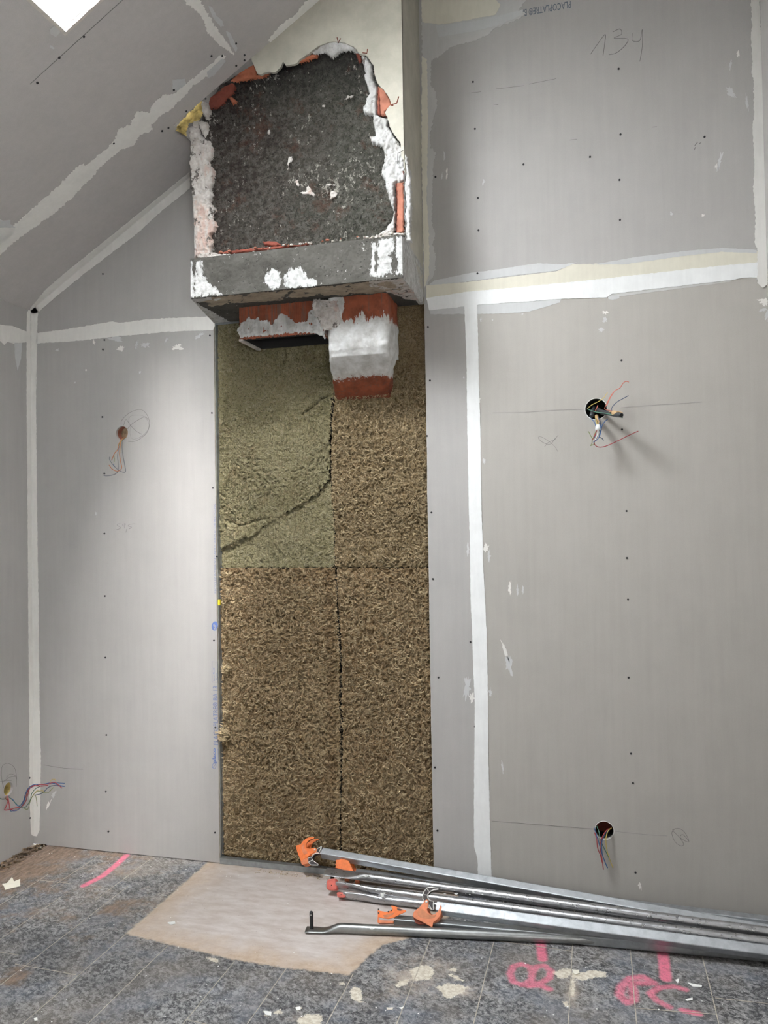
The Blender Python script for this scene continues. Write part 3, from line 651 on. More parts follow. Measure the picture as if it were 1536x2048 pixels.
def screw(fr, par, p2, r=.0042):
    V = [fr.at(p2[0], p2[1], .0012)]; k = 10
    for j in range(k): a = 2*math.pi*j/k; V.append(fr.at(p2[0]+r*math.cos(a), p2[1]+r*math.sin(a), .0022))
    for j in range(k): a = 2*math.pi*j/k; V.append(fr.at(p2[0]+r*math.cos(a), p2[1]+r*math.sin(a), 0))
    mesh('screw_head', V, [(0, 1+j, 1+(j+1) % k) for j in range(k)]+[(1+j, 1+k+j, 1+k+(j+1) % k, 1+(j+1) % k) for j in range(k)], M['screw'], par)
for p in SCREWS_W: screw(WF, wall_back, px2(WF, [p])[0])
for p in c1([(490, 213), (346, 337), (218, 484), (1237, 327), (1300, 326), (1381, 254), (1430, 322), (1430, 352), (1382, 384), (1017, 526), (1202, 576), (1090, 650), (948, 766), (985, 748), (665, 838)]): screw(CF, ceiling, px2(CF, [p])[0], .0045)
for p in [(59, 1556), (60, 1636), (55, 858), (55, 1005), (10, 700)][:2]: screw(LF, wall_left, px2(LF, [p])[0])

# pencil marks
def pencil(fr, par, pts, m='pencil', w=.0008, sm=True):
    q = px2(fr, pts); q = [fr.at(p[0], p[1], .0002) for p in q]
    if sm: q = spline(q, 5)
    mesh('pencil_mark', *tube(q, w, 4), M[m], par)
pencil(CF, ceiling, [(60, 168), (245, 0)], 'pencil', .0012, False)
z = lambda pts: [(1050+a/5.12, 740+b/5.12) for a, b in pts]
pencil(WF, B, z([(-330, 440), (0, 433), (300, 412), (630, 403)]), 'pencil2'); pencil(WF, B, z([(985, 385), (1250, 365), (1800, 330)]), 'pencil2')
pencil(WF, B, z([(200, 785), (240, 740), (300, 715), (320, 690), (340, 668)]), 'pencil'); pencil(WF, B, z([(335, 835), (310, 790), (250, 735), (180, 690), (140, 685), (150, 715), (200, 750), (260, 758), (310, 700)]), 'pencil')
z2 = lambda pts: [(1120+a/5.12, 1600+b/5.12) for a, b in pts]
pencil(WF, B, z2([(-700, 215), (-300, 245), (0, 270), (370, 300)]), 'pencil'); pencil(WF, B, z2([(550, 320), (900, 355), (1100, 368)]), 'pencil2')
pencil(WF, B, z2([(1150, 300), (1170, 330), (1250, 400), (1320, 430), (1290, 350), (1240, 300), (1180, 295), (1145, 340), (1180, 430), (1240, 470), (1265, 450), (1230, 380), (1260, 355), (1320, 420)]), 'pencil')
z3 = lambda pts: [(180+a/10.24, 800+b/10.24) for a, b in pts]
pencil(WF, B, z3([(640, 520), (650, 420), (760, 300), (900, 220), (1050, 200), (1160, 290), (1215, 430), (1210, 560), (1150, 690), (1000, 810), (880, 855), (780, 850)]), 'pencil')
pencil(WF, B, z3([(690, 520), (740, 400), (830, 520), (950, 640), (1060, 700)]), 'pencil'); pencil(WF, B, z3([(770, 590), (830, 520), (950, 430), (1120, 345), (1190, 400)]), 'pencil')
pencil(WF, B, z3([(800, 480), (810, 350), (950, 310), (1110, 340), (1205, 480), (1180, 620), (1060, 740), (920, 800), (850, 780), (820, 680), (830, 540)]), 'pencil2')
z4 = lambda pts: [(180+a/9.6, 900+b/9.6) for a, b in pts]
for s_ in ([(580, 1405), (530, 1425), (525, 1450), (580, 1480), (570, 1510), (505, 1530)], [(665, 1420), (630, 1430), (640, 1460), (680, 1440), (670, 1410), (665, 1500)], [(700, 1520), (690, 1585)], [(870, 1410), (740, 1440), (745, 1465), (795, 1480), (750, 1515)]): pencil(WF, B, z4(s_), 'pencil2', .0010)
for s_ in ([(815, 220), (850, 170), (875, 140), (872, 180), (866, 225)], [(905, 130), (935, 118), (940, 140), (910, 155), (965, 158), (955, 185), (920, 215), (890, 222)], [(985, 135), (985, 165), (1015, 165), (1025, 120), (1025, 190), (1015, 250)]): pencil(WF, B, c4(s_), 'pencil', .0011)
for a_, b_ in [((330, 378), (370, 373)), ((430, 362), (545, 348)), ((565, 342), (675, 320)), ((730, 570), (760, 566)), ((1065, 517), (1085, 515)), ((420, 424), (440, 426))]: pencil(WF, B, c4([a_, b_]), 'pencil', .0008, False)
for a_, b_ in [((1235, 610), (1242, 598)), ((1238, 592), (1250, 578)), ((1256, 584), (1264, 580))]: pencil(WF, B, c4([a_, b_]), 'pencil', .0016, False)
z5 = lambda pts: [(a/7.88, 1500+b/7.88) for a, b in pts]
pencil(WF, B, z5([(690, 235), (850, 262), (1000, 285), (1200, 300), (1310, 302)]), 'pencil')
pencil(LF, wall_left, z5([(60, 600), (30, 480), (22, 330), (45, 240), (130, 213), (220, 270), (255, 380), (262, 480), (255, 580)]), 'pencil')
pencil(LF, wall_left, z5([(-60, 500), (60, 490), (130, 440), (200, 420), (250, 425)]), 'pencil'); pencil(LF, wall_left, z5([(100, 440), (140, 390), (190, 380), (245, 410), (258, 460)]), 'pencil')
pencil(LF, wall_left, z5([(-60, 510), (80, 488), (180, 485)]), 'pencil')

# printed board lettering
def text(s, px, height, m, rot=90, parent=None, stretch=1.0, fr=WF, align='LEFT', h=.0004, bold=0.0):
    cu = bpy.data.curves.new('printed_text', 'FONT'); cu.body = s; cu.size = height/.73; cu.align_x = align; cu.offset = bold
    cu.resolution_u = 2
    ob = bpy.data.objects.new('tmp', cu); S.collection.objects.link(ob)
    dg = bpy.context.evaluated_depsgraph_get(); me = bpy.data.meshes.new_from_object(ob.evaluated_get(dg))
    bpy.data.objects.remove(ob); bpy.data.curves.remove(cu)
    p = px2(fr, [px])[0]; a = math.radians(rot); ca, sa = math.cos(a), math.sin(a)
    co_ = np.empty(len(me.vertices)*3, np.float32); me.vertices.foreach_get('co', co_); co_ = co_.reshape(-1, 3)
    x = co_[:, 0]*stretch; y = co_[:, 1]; u = p[0]+x*ca-y*sa; v = p[1]+x*sa+y*ca
    out = fr.o+np.outer(u, fr.u)+np.outer(v, fr.v)+fr.n*h
    me.vertices.foreach_set('co', out.astype(np.float32).ravel()); me.name = 'printed_text'; me.update()
    return link('printed_text', me, M[m], parent or wall_back)
def tw(s, px0, px1, height, m, **k):          # scaled so it runs from px0 to px1
    o = text(s, px0, height, m, **k); me = o.data
    p = np.array([v.co[:] for v in me.vertices]); L = np.ptp(p[:, 2]) if k.get('rot', 90) == 90 else np.ptp(p[:, 0])
    a = px2(WF, [px0])[0]; b = px2(WF, [px1])[0]; want = abs(b[1]-a[1]) if k.get('rot', 90) == 90 else abs(b[0]-a[0])
    bpy.data.objects.remove(o); return text(s, px0, height, m, stretch=want/L, **k)
tw('RECYCLEZ INTERROGEZ-NOUS SUR PLACO® RECYCLING', (433, 1187), (432, 1008), .011, 'ink2')
tw('placo', (431, 1517), (431, 1497), .0155, 'ink', bold=.0002)
tw('PLACOPLATRE® BA 13', (436, 1491), (434, 1373), .0235, 'ink2', bold=.0006)
tw('placo', (431.5, 1526), (431.5, 1497), .017, 'ink', bold=.0006)
bpy.data.objects.remove([o for o in bpy.data.objects if o.name.startswith('printed_text')][1])
def ringp(cx, cy, rx, ry, w, m, tl=0.0):
    q = [(cx+rx*math.cos(t)*math.cos(tl)-ry*math.sin(t)*math.sin(tl), cy+rx*math.cos(t)*math.sin(tl)+ry*math.sin(t)*math.cos(tl)) for t in np.linspace(0, 2*math.pi, 24)]
    mesh('printed_mark', *tube([WF.at(*p_, .0001) for p_ in px2(WF, q)], w, 4), M[m], wall_back)
ringp(428.5, 1532, 3.6, 5.2, .0011, 'ink'); pencil(WF, B, [(425, 1536), (433, 1527)], 'ink', .001, False)
pencil(WF, B, [(436.5, 1520), (436, 1498)], 'ink', .0007, False)
# oval certification mark
q = [(429.5+6.2*math.cos(t)*.98-9.2*math.sin(t)*.17, 1252+6.2*math.cos(t)*.17+9.2*math.sin(t)*.98) for t in np.linspace(0, 2*math.pi, 28)[:-1]]
plate('printed_mark', WF, px2(WF, q), .0003, M['ink'], wall_back)
text('NF', (433, 1258.5), .014, 'board', rot=97, h=.0006, bold=.0003)
# stamped box
for a_, b_ in [((424, 1323), (424, 1364)), ((435, 1324), (435, 1365)), ((424, 1323), (435, 1324)), ((424, 1364), (435, 1365))]: pencil(WF, B, [a_, b_], 'ink2', .0008, False)
text('form PLUS', (429.5, 1362), .008, 'ink', rot=90, stretch=1.25); text('BA 13 NF', (434, 1360), .006, 'ink2', rot=90)
o_ = tw('PLACOPLATRE® BA13', (1142, 2), (1030, 12), .030, 'inkg', rot=180, bold=.0004)

# recesses behind the round holes
def recess(par, fr, c, r, depth, m, mback, rim=True):
    V = []; k = 28
    for h in (-.0131, -depth):
        for j in range(k): a = 2*math.pi*j/k; V.append(fr.at(c[0]+r*math.cos(a), c[1]+r*math.sin(a), h))
    o = mesh('box_recess', V, [(j, (j+1) % k, k+(j+1) % k, k+j) for j in range(k)], m, par, True)
    V = [fr.at(c[0]+r*1.02*math.cos(2*math.pi*j/k), c[1]+r*1.02*math.sin(2*math.pi*j/k), -depth) for j in range(k)]
    mesh('box_back', V, [list(range(k))], mback, o)
    if rim:
        pts = [fr.at(c[0]+r*1.03*math.cos(2*math.pi*j/k), c[1]+r*1.03*math.sin(2*math.pi*j/k), .0004) for j in range(k+1)]
        mesh('cut_rim', *tube(pts, .0013, 5, False), M['chipw'], par)
recess(B, WF, *HOLES[0], .045, M['brickpale'], M['wood'], False)
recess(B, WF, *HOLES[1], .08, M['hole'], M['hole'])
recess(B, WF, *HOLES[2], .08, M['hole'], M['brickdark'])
recess(wall_left, LF, LH, .030, .06, M['yellow_wool'], M['wood'], False)

# ================================================================== INSULATION OPENING
def woolh(amp=1.0, seed=0, smoothmask=None):
    def f(X, Y, D):
        wx = X+.012*fbm(X*22+seed, Y*22, 2); wy = Y+.012*fbm(X*22-seed*2, Y*22+9, 2)
        low = .007*fbm(X*5+seed, Y*5, 3)
        r1 = 1-np.abs(fbm(wx*42+seed, wy*36, 2))*1.6
        r2 = 1-np.abs(fbm(wx*105+3, wy*95+seed, 2))*1.7
        r3 = pn(wx*230, wy*230)
        m = 1.0 if smoothmask is None else .35+.65*smoothmask(X, Y)
        return low+amp*m*(.0100*r1+.0095*r2+.0030*r3)-.006
    return f
HG = lambda f: {'hgt': lambda X, Y, D: f(X, Y, D)}
IY = .046
IF = wpl(IY)
def P_(pts): return px2(IF, pts)
def batt(name, pts, step, f, m, label, **k):
    P = pts; 
    o = relief(name, IF, P, step, f, m, None, **k)
    return tag(o, label, 'insulation', 'rock wool batts in the wall opening')
zj = 1.347
jx = lambda y: P_([(668+min(max(y-1138, 0)/160, 1)*13, y)])[0][0]
mid_low = P_([(672, 1140), (675, 1200), (681, 1300), (683, 1500), (682, 1600), (681, 1745)])
mid_up = P_([(668, 790), (663, 850), (661, 950), (664, 1000), (669, 1060), (669, 1134)])
diag = P_([(500, 1077), (545, 1043), (600, 1012), (640, 985), (661, 960)])
g = .0012
xl, xr = .94, 2.06
def comb(sx, k=.45): return lambda X, Y: k+(1-k)*np.clip(.5+1.8*fbm(X*3+sx, Y*3, 2), 0, 1)
def creased(f):
    L = [(k9([(235, 400), (215, 470), (240, 580)]), .02), (k9([(490, 385), (480, 480), (440, 600), (400, 700)]), .024), (k9([(700, 380), (680, 520), (650, 680)]), .022), (k9([(815, 770), (740, 800), (660, 870), (600, 910)]), .022),
         (k9([(470, 700), (560, 640), (540, 560)]), .005), ([(450, 690), (455, 760), (447, 850)], .008), ([(455, 1040), (480, 1052), (540, 1035)], .010)]
    L = [(P_(a), d) for a, d in L]
    def h(X, Y, D):
        H = f(X, Y, D)
        wx = X+.006*fbm(X*40, Y*40, 2)
        for a, d in L: H = H-d*np.exp(-(dline(a, wx, Y)/.0055)**2)
        return H
    return h
k9 = lambda pts: [(440+a/3.657, 580+b/3.657) for a, b in pts]
up_m = lambda X, Y: np.clip(.35+.65*np.clip(.5+1.5*fbm(X*4+2, Y*4, 2), 0, 1), 0, 1)
b1 = batt('insulation_batt', [(xl, 1.36+.045), (1.00, 1.43), P_([(490, 1075)])[0]]+diag+[(p[0]-g, p[1]) for p in reversed(mid_up[:3])]+[(1.60, 2.3), (1.62, 2.62), (xl, 2.62)], .0028, creased((lambda f: (lambda X, Y, D: f(X, Y, D)+.008))(woolh(.85, 1, up_m))), M['wool_g'],
     'olive green rock wool batt with torn lower edge, upper left of the wall opening', jit=.006, drop=.014, dropw=.006, seed=1)
b2 = batt('insulation_batt', [(xl, zj+.001), (xl, 1.42), (1.0, 1.44), P_([(488, 1070)])[0]]+[(p[0]+.0, p[1]+.010) for p in diag]+[(p[0]-g, p[1]) for p in mid_up[2:-1]]+[(mid_up[-1][0]-g, zj+.001)], .0028, (lambda f: (lambda X, Y, D: f(X, Y, D)-.006))(woolh(.7, 5, lambda X, Y: .5+0*X)), M['wool_g'],
     'wedge shaped olive rock wool offcut under the diagonal cut, left column', jit=.003, drop=.006, dropw=.003, seed=2)
b3 = batt('insulation_batt', [(mid_up[-1][0]+g, zj+.0003)]+[(p[0]+g, p[1]) for p in reversed(mid_up[:-1])]+[(1.60, 2.3), (1.60, 2.62), (xr, 2.62), (xr, zj+.0003)], .0028, woolh(1.0, 9, comb(3, .6)), M['wool_m'],
     'tan rock wool batt right of the joint, under the chimney elbow', jit=.004, drop=.010, dropw=.004, seed=3)
b4 = batt('insulation_batt', [(xl, .012), (mid_low[-1][0]-g, .012)]+[(p[0]-g*(1.0 if i != 2 and i != 3 else 3.2), p[1]) for i, p in reversed(list(enumerate(mid_low[:-1])))]+[(mid_low[0][0]-g, zj+.0035), (xl, zj+.0035)], .0028, woolh(1.15, 13, comb(8, .8)), M['wool_b'],
     'brown fibrous rock wool batt at lower left of the opening, beside the metal stud', jit=.004, drop=.012, dropw=.004, seed=4)
b5 = batt('insulation_batt', [(mid_low[-1][0]+g, .012), (xr, .012), (xr, zj+.0035), (mid_low[0][0]+g, zj+.0035)]+[(p[0]+g*(1 if i != 2 and i != 3 else 3.2), p[1]) for i, p in enumerate(mid_low[:-1])], .0028, woolh(1.1, 17, comb(5, .75)), M['wool_b'],
     'brown fibrous rock wool batt at lower right of the opening, behind the poles', jit=.004, drop=.012, dropw=.004, seed=5)
# loose curled fibres, kept inside each batt as one child
def fibres(b, n, x0, x1, z0, z1, seed, lmin=.007, lmax=.024):
    R = np.random.default_rng(seed); V = []; Fc = []
    for i in range(n):
        x = R.uniform(x0, x1); z_ = R.uniform(z0, z1); a = R.uniform(0, 2*np.pi); L = R.uniform(lmin, lmax); cu = R.normal(0, 1.2); w = R.uniform(.0003, .0014)
        y = IY-.014-R.uniform(0, .007); k = 4; base = len(V)
        for j in range(k+1):
            t = j/k; aa = a+cu*(t-.5); 
            if j: x += math.cos(aa)*L/k; z_ += math.sin(aa)*L/k
            yy = y-.006*math.sin(math.pi*t)*(.4+R.random()); nx_, nz_ = -math.sin(aa)*w*(1-.7*t), math.cos(aa)*w*(1-.7*t)
            V += [(x+nx_, yy, z_+nz_), (x-nx_, yy+.001, z_-nz_)]
        for j in range(k): q_ = base+2*j; Fc.append((q_, q_+1, q_+3, q_+2))
    o = mesh('loose_fibres', np.array(V), np.array(Fc), M['fibre'], b); o['kind'] = 'stuff'; return o
fibres(b4, 8500, 1.01, 1.525, .03, 1.33, 1); fibres(b5, 6500, 1.56, 1.99, .03, 1.33, 2); fibres(b3, 4500, 1.56, 1.99, 1.36, 2.2, 3); fibres(b1, 1600, 1.02, 1.50, 1.45, 2.3, 4, .006, .014)
# clump of wool caught over the board edge
def clump(cx, cz, r, n, seed, y0=0.0):
    R = np.random.default_rng(seed); V = []; Fc = []
    for i in range(n):
        a = R.normal(math.pi, .9); L = R.uniform(.5, 1.5)*r; x = cx+R.normal(0, r*.45); z_ = cz+R.normal(0, r*.55); y = y0-R.uniform(-.03, .006); base = len(V); cu = R.normal(0, 1.4); w = R.uniform(.0006, .002)
        for j in range(5):
            t = j/4; aa = a+cu*(t-.5)
            if j: x += math.cos(aa)*L/4; z_ += math.sin(aa)*L/4
            nx_, nz_ = -math.sin(aa)*w*(1-.8*t), math.cos(aa)*w*(1-.8*t); V += [(x+nx_, y-.004*math.sin(3*t), z_+nz_), (x-nx_, y+.001, z_-nz_)]
        for j in range(4): q_ = base+2*j; Fc.append((q_, q_+1, q_+3, q_+2))
    return np.array(V), np.array(Fc)
cw = px2(WF, [(446, 1472), (449, 1340), (449, 1425)])
for (c_, r_, n_, s_) in ((cw[0], .024, 420, 5), (cw[1], .014, 120, 6), (cw[2], .008, 60, 7)):
    o = mesh('wool_tuft', *clump(c_[0], c_[1], r_, n_, s_, .004), M['fibre'], b4); o['kind'] = 'stuff'
# metal channel frame of the opening
def cprofile(name, dims, m, label, cat='metal stud'):
    e = empty(name, ((dims[0]+dims[1])/2, dims[3], dims[4]), label, cat)
    return e
st = empty('metal_stud', (1.0, .03, 0), 'grey galvanised vertical stud along the left side of the opening', 'metal stud')
boxo('web', (OX0+.001, OX0+.003, .014, .060, .0, OZ1+.02), M['galvdull'], st)
boxo('front_flange', (OX0-.035, OX0+.003, .0132, .0145, .0, OZ1+.02), M['galvdull'], st)
boxo('back_flange', (OX0-.035, OX0+.003, .0605, .062, .0, OZ1+.02), M['galvdull'], st)
boxo('board_edge_paper', (OX0+.0002, OX0+.0009, .0005, .0125, .003, OZ1), M['rawedge'], st)
adopt(st)
tr = empty('floor_channel', (1.5, .03, 0), 'grey galvanised floor channel under the rock wool', 'metal channel')
bm = bmesh.new(); box(bm, OX0+.004, OX1+.05, -.004, -.0028, .0005, .026); bmo('front_lip', bm, M['galvdull'], tr)
bm = bmesh.new(); box(bm, OX0+.004, OX1-.002, -.0028, .060, .0005, .0018); bmo('base', bm, M['galvdull'], tr)
bm = bmesh.new(); box(bm, OX0+.004, OX1-.002, -.0028, .022, .0245, .026); bmo('top_lip', bm, M['galv'], tr)
adopt(tr)
tt = empty('head_channel', (1.1, .03, 2.5), 'grey metal head channel under the left end of the slab', 'metal channel')
boxo('front_lip', (OX0-.03, 1.33, .004, .0052, 2.478, 2.512), M['galv'], tt); boxo('base', (OX0-.03, 1.33, .0052, .055, 2.511, 2.5122), M['galvdull'], tt)
adopt(tt)
tag(boxo('plastic_clip', (*sorted((OX0+.006, OX0+.017)), -.001, .012, W(447, 1211)[2], W(447, 1199)[2]), simple('yellow_plastic', (.80, .66, .05), .4), None, .002), 'tiny yellow plastic clip on the metal stud at the left of the opening', 'clip')

# ================================================================== CHIMNEY
ch = empty('chimney_breast', (1.55, 0, 2.49), 'broken open cream chimney breast on a concrete slab, high on the wall', 'chimney')
CY = -.33; CX0, CX1 = 1.062, 1.995; SY = -.385; SZ0, SZ1 = 2.487, 2.652
K = wpl(CY)
k2 = lambda pts: [(350+a/2.793, 50+b/2.793) for a, b in pts]        # crop coordinates
k7 = lambda pts: [(700+a/3.594, 50+b/3.594) for a, b in pts]
k8 = lambda pts: [(360+a/4.02, 150+b/4.02) for a, b in pts]
edge = k2([(430, 205), (445, 235), (460, 272), (478, 275), (510, 263), (545, 265), (565, 262), (590, 235), (605, 205), (620, 225), (655, 222), (680, 212), (700, 190), (740, 165), (770, 140), (800, 118), (850, 98), (900, 92), (950, 100), (1000, 120), (1030, 160), (1062, 165), (1085, 190), (1108, 225), (1115, 270), (1128, 320), (1150, 345), (1180, 380), (1200, 415), (1208, 445), (1185, 468), (1172, 490), (1188, 520), (1200, 570), (1230, 620), (1260, 660), (1282, 690)])
top_outer = [(CX1, K.to(W(808, 300, CY))[1]), (CX1, 3.95), (1.35, 3.95)]
ed2 = px2(K, edge); ed2[-1] = (CX1, ed2[-1][1])
slope_l = (ed2[0][0]-.06, ed2[0][1]+.01)
cpoly_ = rag(ed2, .005, .002, 70, 3)[:-1]
cpoly_ = [p for p in cpoly_ if True]
# keep only the broken edge part (rag closes the loop) then add the outer corners
n_edge = 0
def rag_open(pts, step, amp, freq, seed):
    out = []
    for a_, b_ in zip(pts[:-1], pts[1:]):
        a_ = np.array(a_); b_ = np.array(b_); L = np.linalg.norm(b_-a_); k = max(1, int(L/step)); nr = np.array([b_[1]-a_[1], a_[0]-b_[0]])/(L+1e-9)
        for j in range(k):
            p = a_+(b_-a_)*j/k; out.append(tuple(p+nr*amp*float(fbm(p[0]*freq+seed, p[1]*freq, 3, .6))))
    out.append(tuple(pts[-1])); return out
cream_out = rag_open(ed2, .005, .002, 70, 3)+[(CX1, 3.92), (1.95, 3.93), (ed2[0][0]-.02, ceilz(ed2[0][0])+.10)]
plate('painted_front', K, cream_out, .012, M['cream'], ch, -.012)
# right side face, cream painted, with broken lower edge
RSF = Fr((CX1, 0, 0), (0, 1, 0), (0, 0, 1))
side = [(CY, 4.0), (CY, K.to(W(808, 290, CY))[1]), (CY+.02, 2.90), (CY+.045, 2.82), (CY+.05, 2.72), (CY+.075, 2.665), (CY+.13, 2.61), (CY+.22, 2.60), (CY+.26, 2.56), (-.005, 2.53), (0, 2.53), (0, 4.0)]
side = [XP(*p, CX1) for p in []] or side
plate('painted_side', RSF, rag(side, .01, .001, 60, 4), .012, M['cream'], ch, -.012)
# rough plaster exposed under the side's broken edge and over the slab end
def lump(a, f1, f2=90, s=0):
    return lambda X, Y, D: a*(.6*fbm(X*f1+s, Y*f1, 3)+.35*fbm(X*f2, Y*f2+s, 3))+.25*a
sp = [(SY+.0, SZ0), (SY, SZ1-.01), (CY-.004, SZ1+.01), (CY-.002, 2.93), (CY+.03, 2.92), (CY+.055, 2.82), (CY+.06, 2.72), (CY+.09, 2.66), (CY+.16, 2.62), (-.01, 2.56), (-.002, SZ0+.02), (-.05, SZ0-.01), (-.2, SZ0-.004)]
relief('side_plaster', Fr((CX1-.001, 0, 0), (0, 1, 0), (0, 0, 1)), sp, .003, lump(.006, 12, 60, 3), M['smear'], ch, jit=.003, drop=.006, dropw=.006)
# sooty mortar back of the broken niche
KM = wpl(CY+.035)
mp = px2(KM, [(405, 228), (440, 170), (500, 135), (560, 125), (600, 112), (640, 90), (700, 80), (745, 100), (775, 200), (805, 300), (812, 480), (780, 485), (600, 505), (430, 515), (398, 510), (398, 300)])
def mh(X, Y, D):
    return .010*fbm(X*7, Y*7, 3)+.0045*fbm(X*38, Y*38, 4, .65)+.0030*np.abs(fbm(X*95, Y*95, 3, .7))
relief('sooty_mortar', KM, mp, .003, mh, M['mortar'], ch, jit=.001, drop=.0, seed=9)
for i, pts in enumerate([[(640, 735), (655, 735), (655, 760), (640, 770), (632, 800), (625, 770), (630, 745)], [(665, 860), (690, 870), (698, 895), (690, 905), (675, 885)], [(735, 900), (755, 890), (762, 920), (785, 945), (780, 960), (750, 945), (720, 950), (695, 935), (705, 925), (730, 930)],
        [(865, 930), (880, 925), (912, 940), (900, 960), (880, 972), (858, 975), (870, 955)], [(835, 895), (865, 882), (900, 890), (890, 900), (850, 902)], [(965, 395), (998, 390), (995, 402), (960, 415), (940, 418)], [(815, 445), (840, 440), (835, 460), (820, 458)], [(515, 590), (532, 585), (530, 610), (520, 618)], [(1085, 620), (1110, 612), (1118, 640), (1108, 660), (1090, 645)], [(705, 985), (713, 985), (712, 1005), (706, 1003)]]):
    relief('plaster_lump', wpl(CY+.028), px2(wpl(CY+.028), k2(pts)), .0016, lump(.006, 30, 90, i), M['plaster'], ch, jit=.003, jf=90, drop=.006, dropw=.004, seed=i)
# left broken plaster margin
lm = k8([(60, 425), (85, 395), (150, 415), (165, 460), (190, 500), (235, 520), (265, 590), (262, 640), (235, 690), (245, 720), (270, 760), (262, 860), (245, 900), (262, 960), (245, 1030), (280, 1060), (290, 1080), (265, 1110), (270, 1150), (298, 1190), (280, 1260), (240, 1290), (268, 1340), (262, 1400), (250, 1420), (270, 1450), (230, 1460), (120, 1470), (100, 1480), (118, 1380), (105, 1300), (100, 1160), (85, 980), (80, 860), (68, 730), (75, 640), (68, 520)])
relief('left_plaster_margin', wpl(CY+.012), px2(wpl(CY+.012), lm), .0026, lump(.012, 14, 60, 8), M['plaster'], ch, jit=.0035, jf=70, drop=.03, dropw=.012, seed=4)
lm2 = k8([(165, 190), (215, 205), (245, 215), (240, 300), (230, 345), (195, 350), (170, 300), (160, 240)])
relief('left_plaster_margin', wpl(CY+.015), px2(wpl(CY+.015), lm2), .0026, lump(.010, 18, 60, 3), M['plaster'], ch, jit=.003, jf=70, drop=.03, dropw=.012, seed=5)
lm3 = k8([(125, 375), (175, 350), (215, 365), (240, 400), (215, 470), (190, 500), (160, 455), (140, 410)])
relief('left_plaster_margin', wpl(CY+.02), px2(wpl(CY+.02), lm3), .0026, lump(.010, 18, 60, 13), M['plaster'], ch, jit=.003, jf=70, drop=.03, dropw=.012, seed=6)
# left side wall of the shaft (hidden mostly)
boxo('left_side', (CX0+.003, CX0+.03, CY+.03, 0, SZ1-.01, 3.30), M['plaster'], ch)
# right plaster margin
rm = k7([(0, 175), (60, 165), (85, 200), (130, 225), (165, 290), (165, 360), (195, 430), (197, 520), (195, 640), (240, 655), (275, 660), (275, 720), (300, 760), (388, 890), (398, 960), (400, 1060), (400, 1110), (385, 1130), (330, 1140), (325, 1200), (330, 1300), (330, 1400), (325, 1500), (330, 1515), (215, 1525), (150, 1545), (210, 1490), (250, 1460), (290, 1410), (305, 1340), (290, 1290), (270, 1240), (255, 1180), (240, 1110), (215, 1070), (225, 1020), (245, 960), (230, 880), (200, 860), (150, 850), (140, 800), (175, 790), (160, 700), (160, 650), (100, 640), (85, 600), (110, 540), (130, 480), (95, 370), (100, 310), (70, 220)])
relief('right_plaster_margin', wpl(CY+.012), px2(wpl(CY+.012), rm), .0026, lump(.012, 12, 60, 21), M['smear'], ch, jit=.0035, jf=70, drop=.03, dropw=.010, seed=8)
rm2 = k7([(385, 900), (420, 960), (440, 1080), (445, 1300), (440, 1500), (450, 1560), (395, 1560), (388, 1500), (400, 1420), (388, 1360), (400, 1280), (385, 1200), (385, 1130), (400, 1060)])
relief('right_plaster_margin', wpl(CY+.003), px2(wpl(CY+.003), rm2), .0026, lump(.007, 14, 60, 31), M['smear'], ch, jit=.003, jf=70, drop=.02, dropw=.008, seed=9)
tm = k2([(760, 155), (800, 118), (850, 92), (900, 88), (950, 96), (1000, 115), (1020, 150), (990, 140), (940, 140), (905, 165), (880, 185), (850, 160), (820, 150), (780, 165)])
relief('top_plaster_margin', wpl(CY+.006), px2(wpl(CY+.006), tm), .0024, lump(.006, 18, 70, 2), M['smear'], ch, jit=.002, drop=.02, dropw=.008, seed=10)
# exposed bricks
def brick(px, m, y=CY+.02, amp=.004, seed=0, nm='exposed_brick'):
    fr = wpl(y); relief(nm, fr, px2(fr, px), .0026, lump(amp, 9, 70, seed), M[m], ch, jit=.002, drop=.02, dropw=.006, seed=seed)
brick(k2([(190, 405), (260, 350), (320, 315), (340, 345), (330, 380), (290, 410), (270, 440), (235, 462), (192, 468), (185, 440)]), 'brickdark', CY+.016, .006, 1)
brick(k2([(300, 318), (350, 270), (400, 235), (440, 215), (455, 250), (460, 275), (520, 262), (535, 272), (490, 290), (420, 305), (350, 318)]), 'brick', CY+.015, .005, 2)
brick(k2([(295, 400), (320, 395), (345, 420), (340, 440), (315, 442)]), 'brick', CY+.012, .005, 3)
brick(k2([(680, 212), (722, 175), (765, 158), (800, 160), (790, 185), (740, 195), (700, 212)]), 'brick', CY+.012, .004, 4)
brick(k2([(1000, 145), (1040, 160), (1045, 200), (1030, 215), (1015, 190)]), 'brickdark', CY+.014, .004, 5)
brick(k7([(193, 425), (260, 470), (300, 560), (300, 590), (255, 625), (262, 650), (220, 650), (193, 635)]), 'brickpale', CY+.010, .002, 6)
brick(k7([(193, 428), (212, 440), (222, 560), (225, 650), (193, 640)]), 'brickdark', CY+.006, .002, 7)  # narrow dark strip laid in as the shadow line at the slot's left edge
brick(k7([(330, 1130), (388, 1120), (392, 1300), (388, 1500), (328, 1500), (332, 1300)]), 'brickpale', CY+.010, .002, 8)
brick(k7([(324, 1130), (340, 1130), (342, 1300), (340, 1498), (326, 1500), (330, 1300)]), 'brickdark', CY+.004, .002, 9)  # same for the lower slot: shadow line drawn as a dark strip
c3 = lambda pts: [(350+a/2.793, 430+b/2.793) for a, b in pts]
brick(c3([(235, 205), (300, 195), (430, 180), (560, 170), (700, 160), (760, 150), (760, 165), (600, 190), (430, 208), (300, 222), (240, 220)]), 'brickdark', CY-.002, .006, 10)
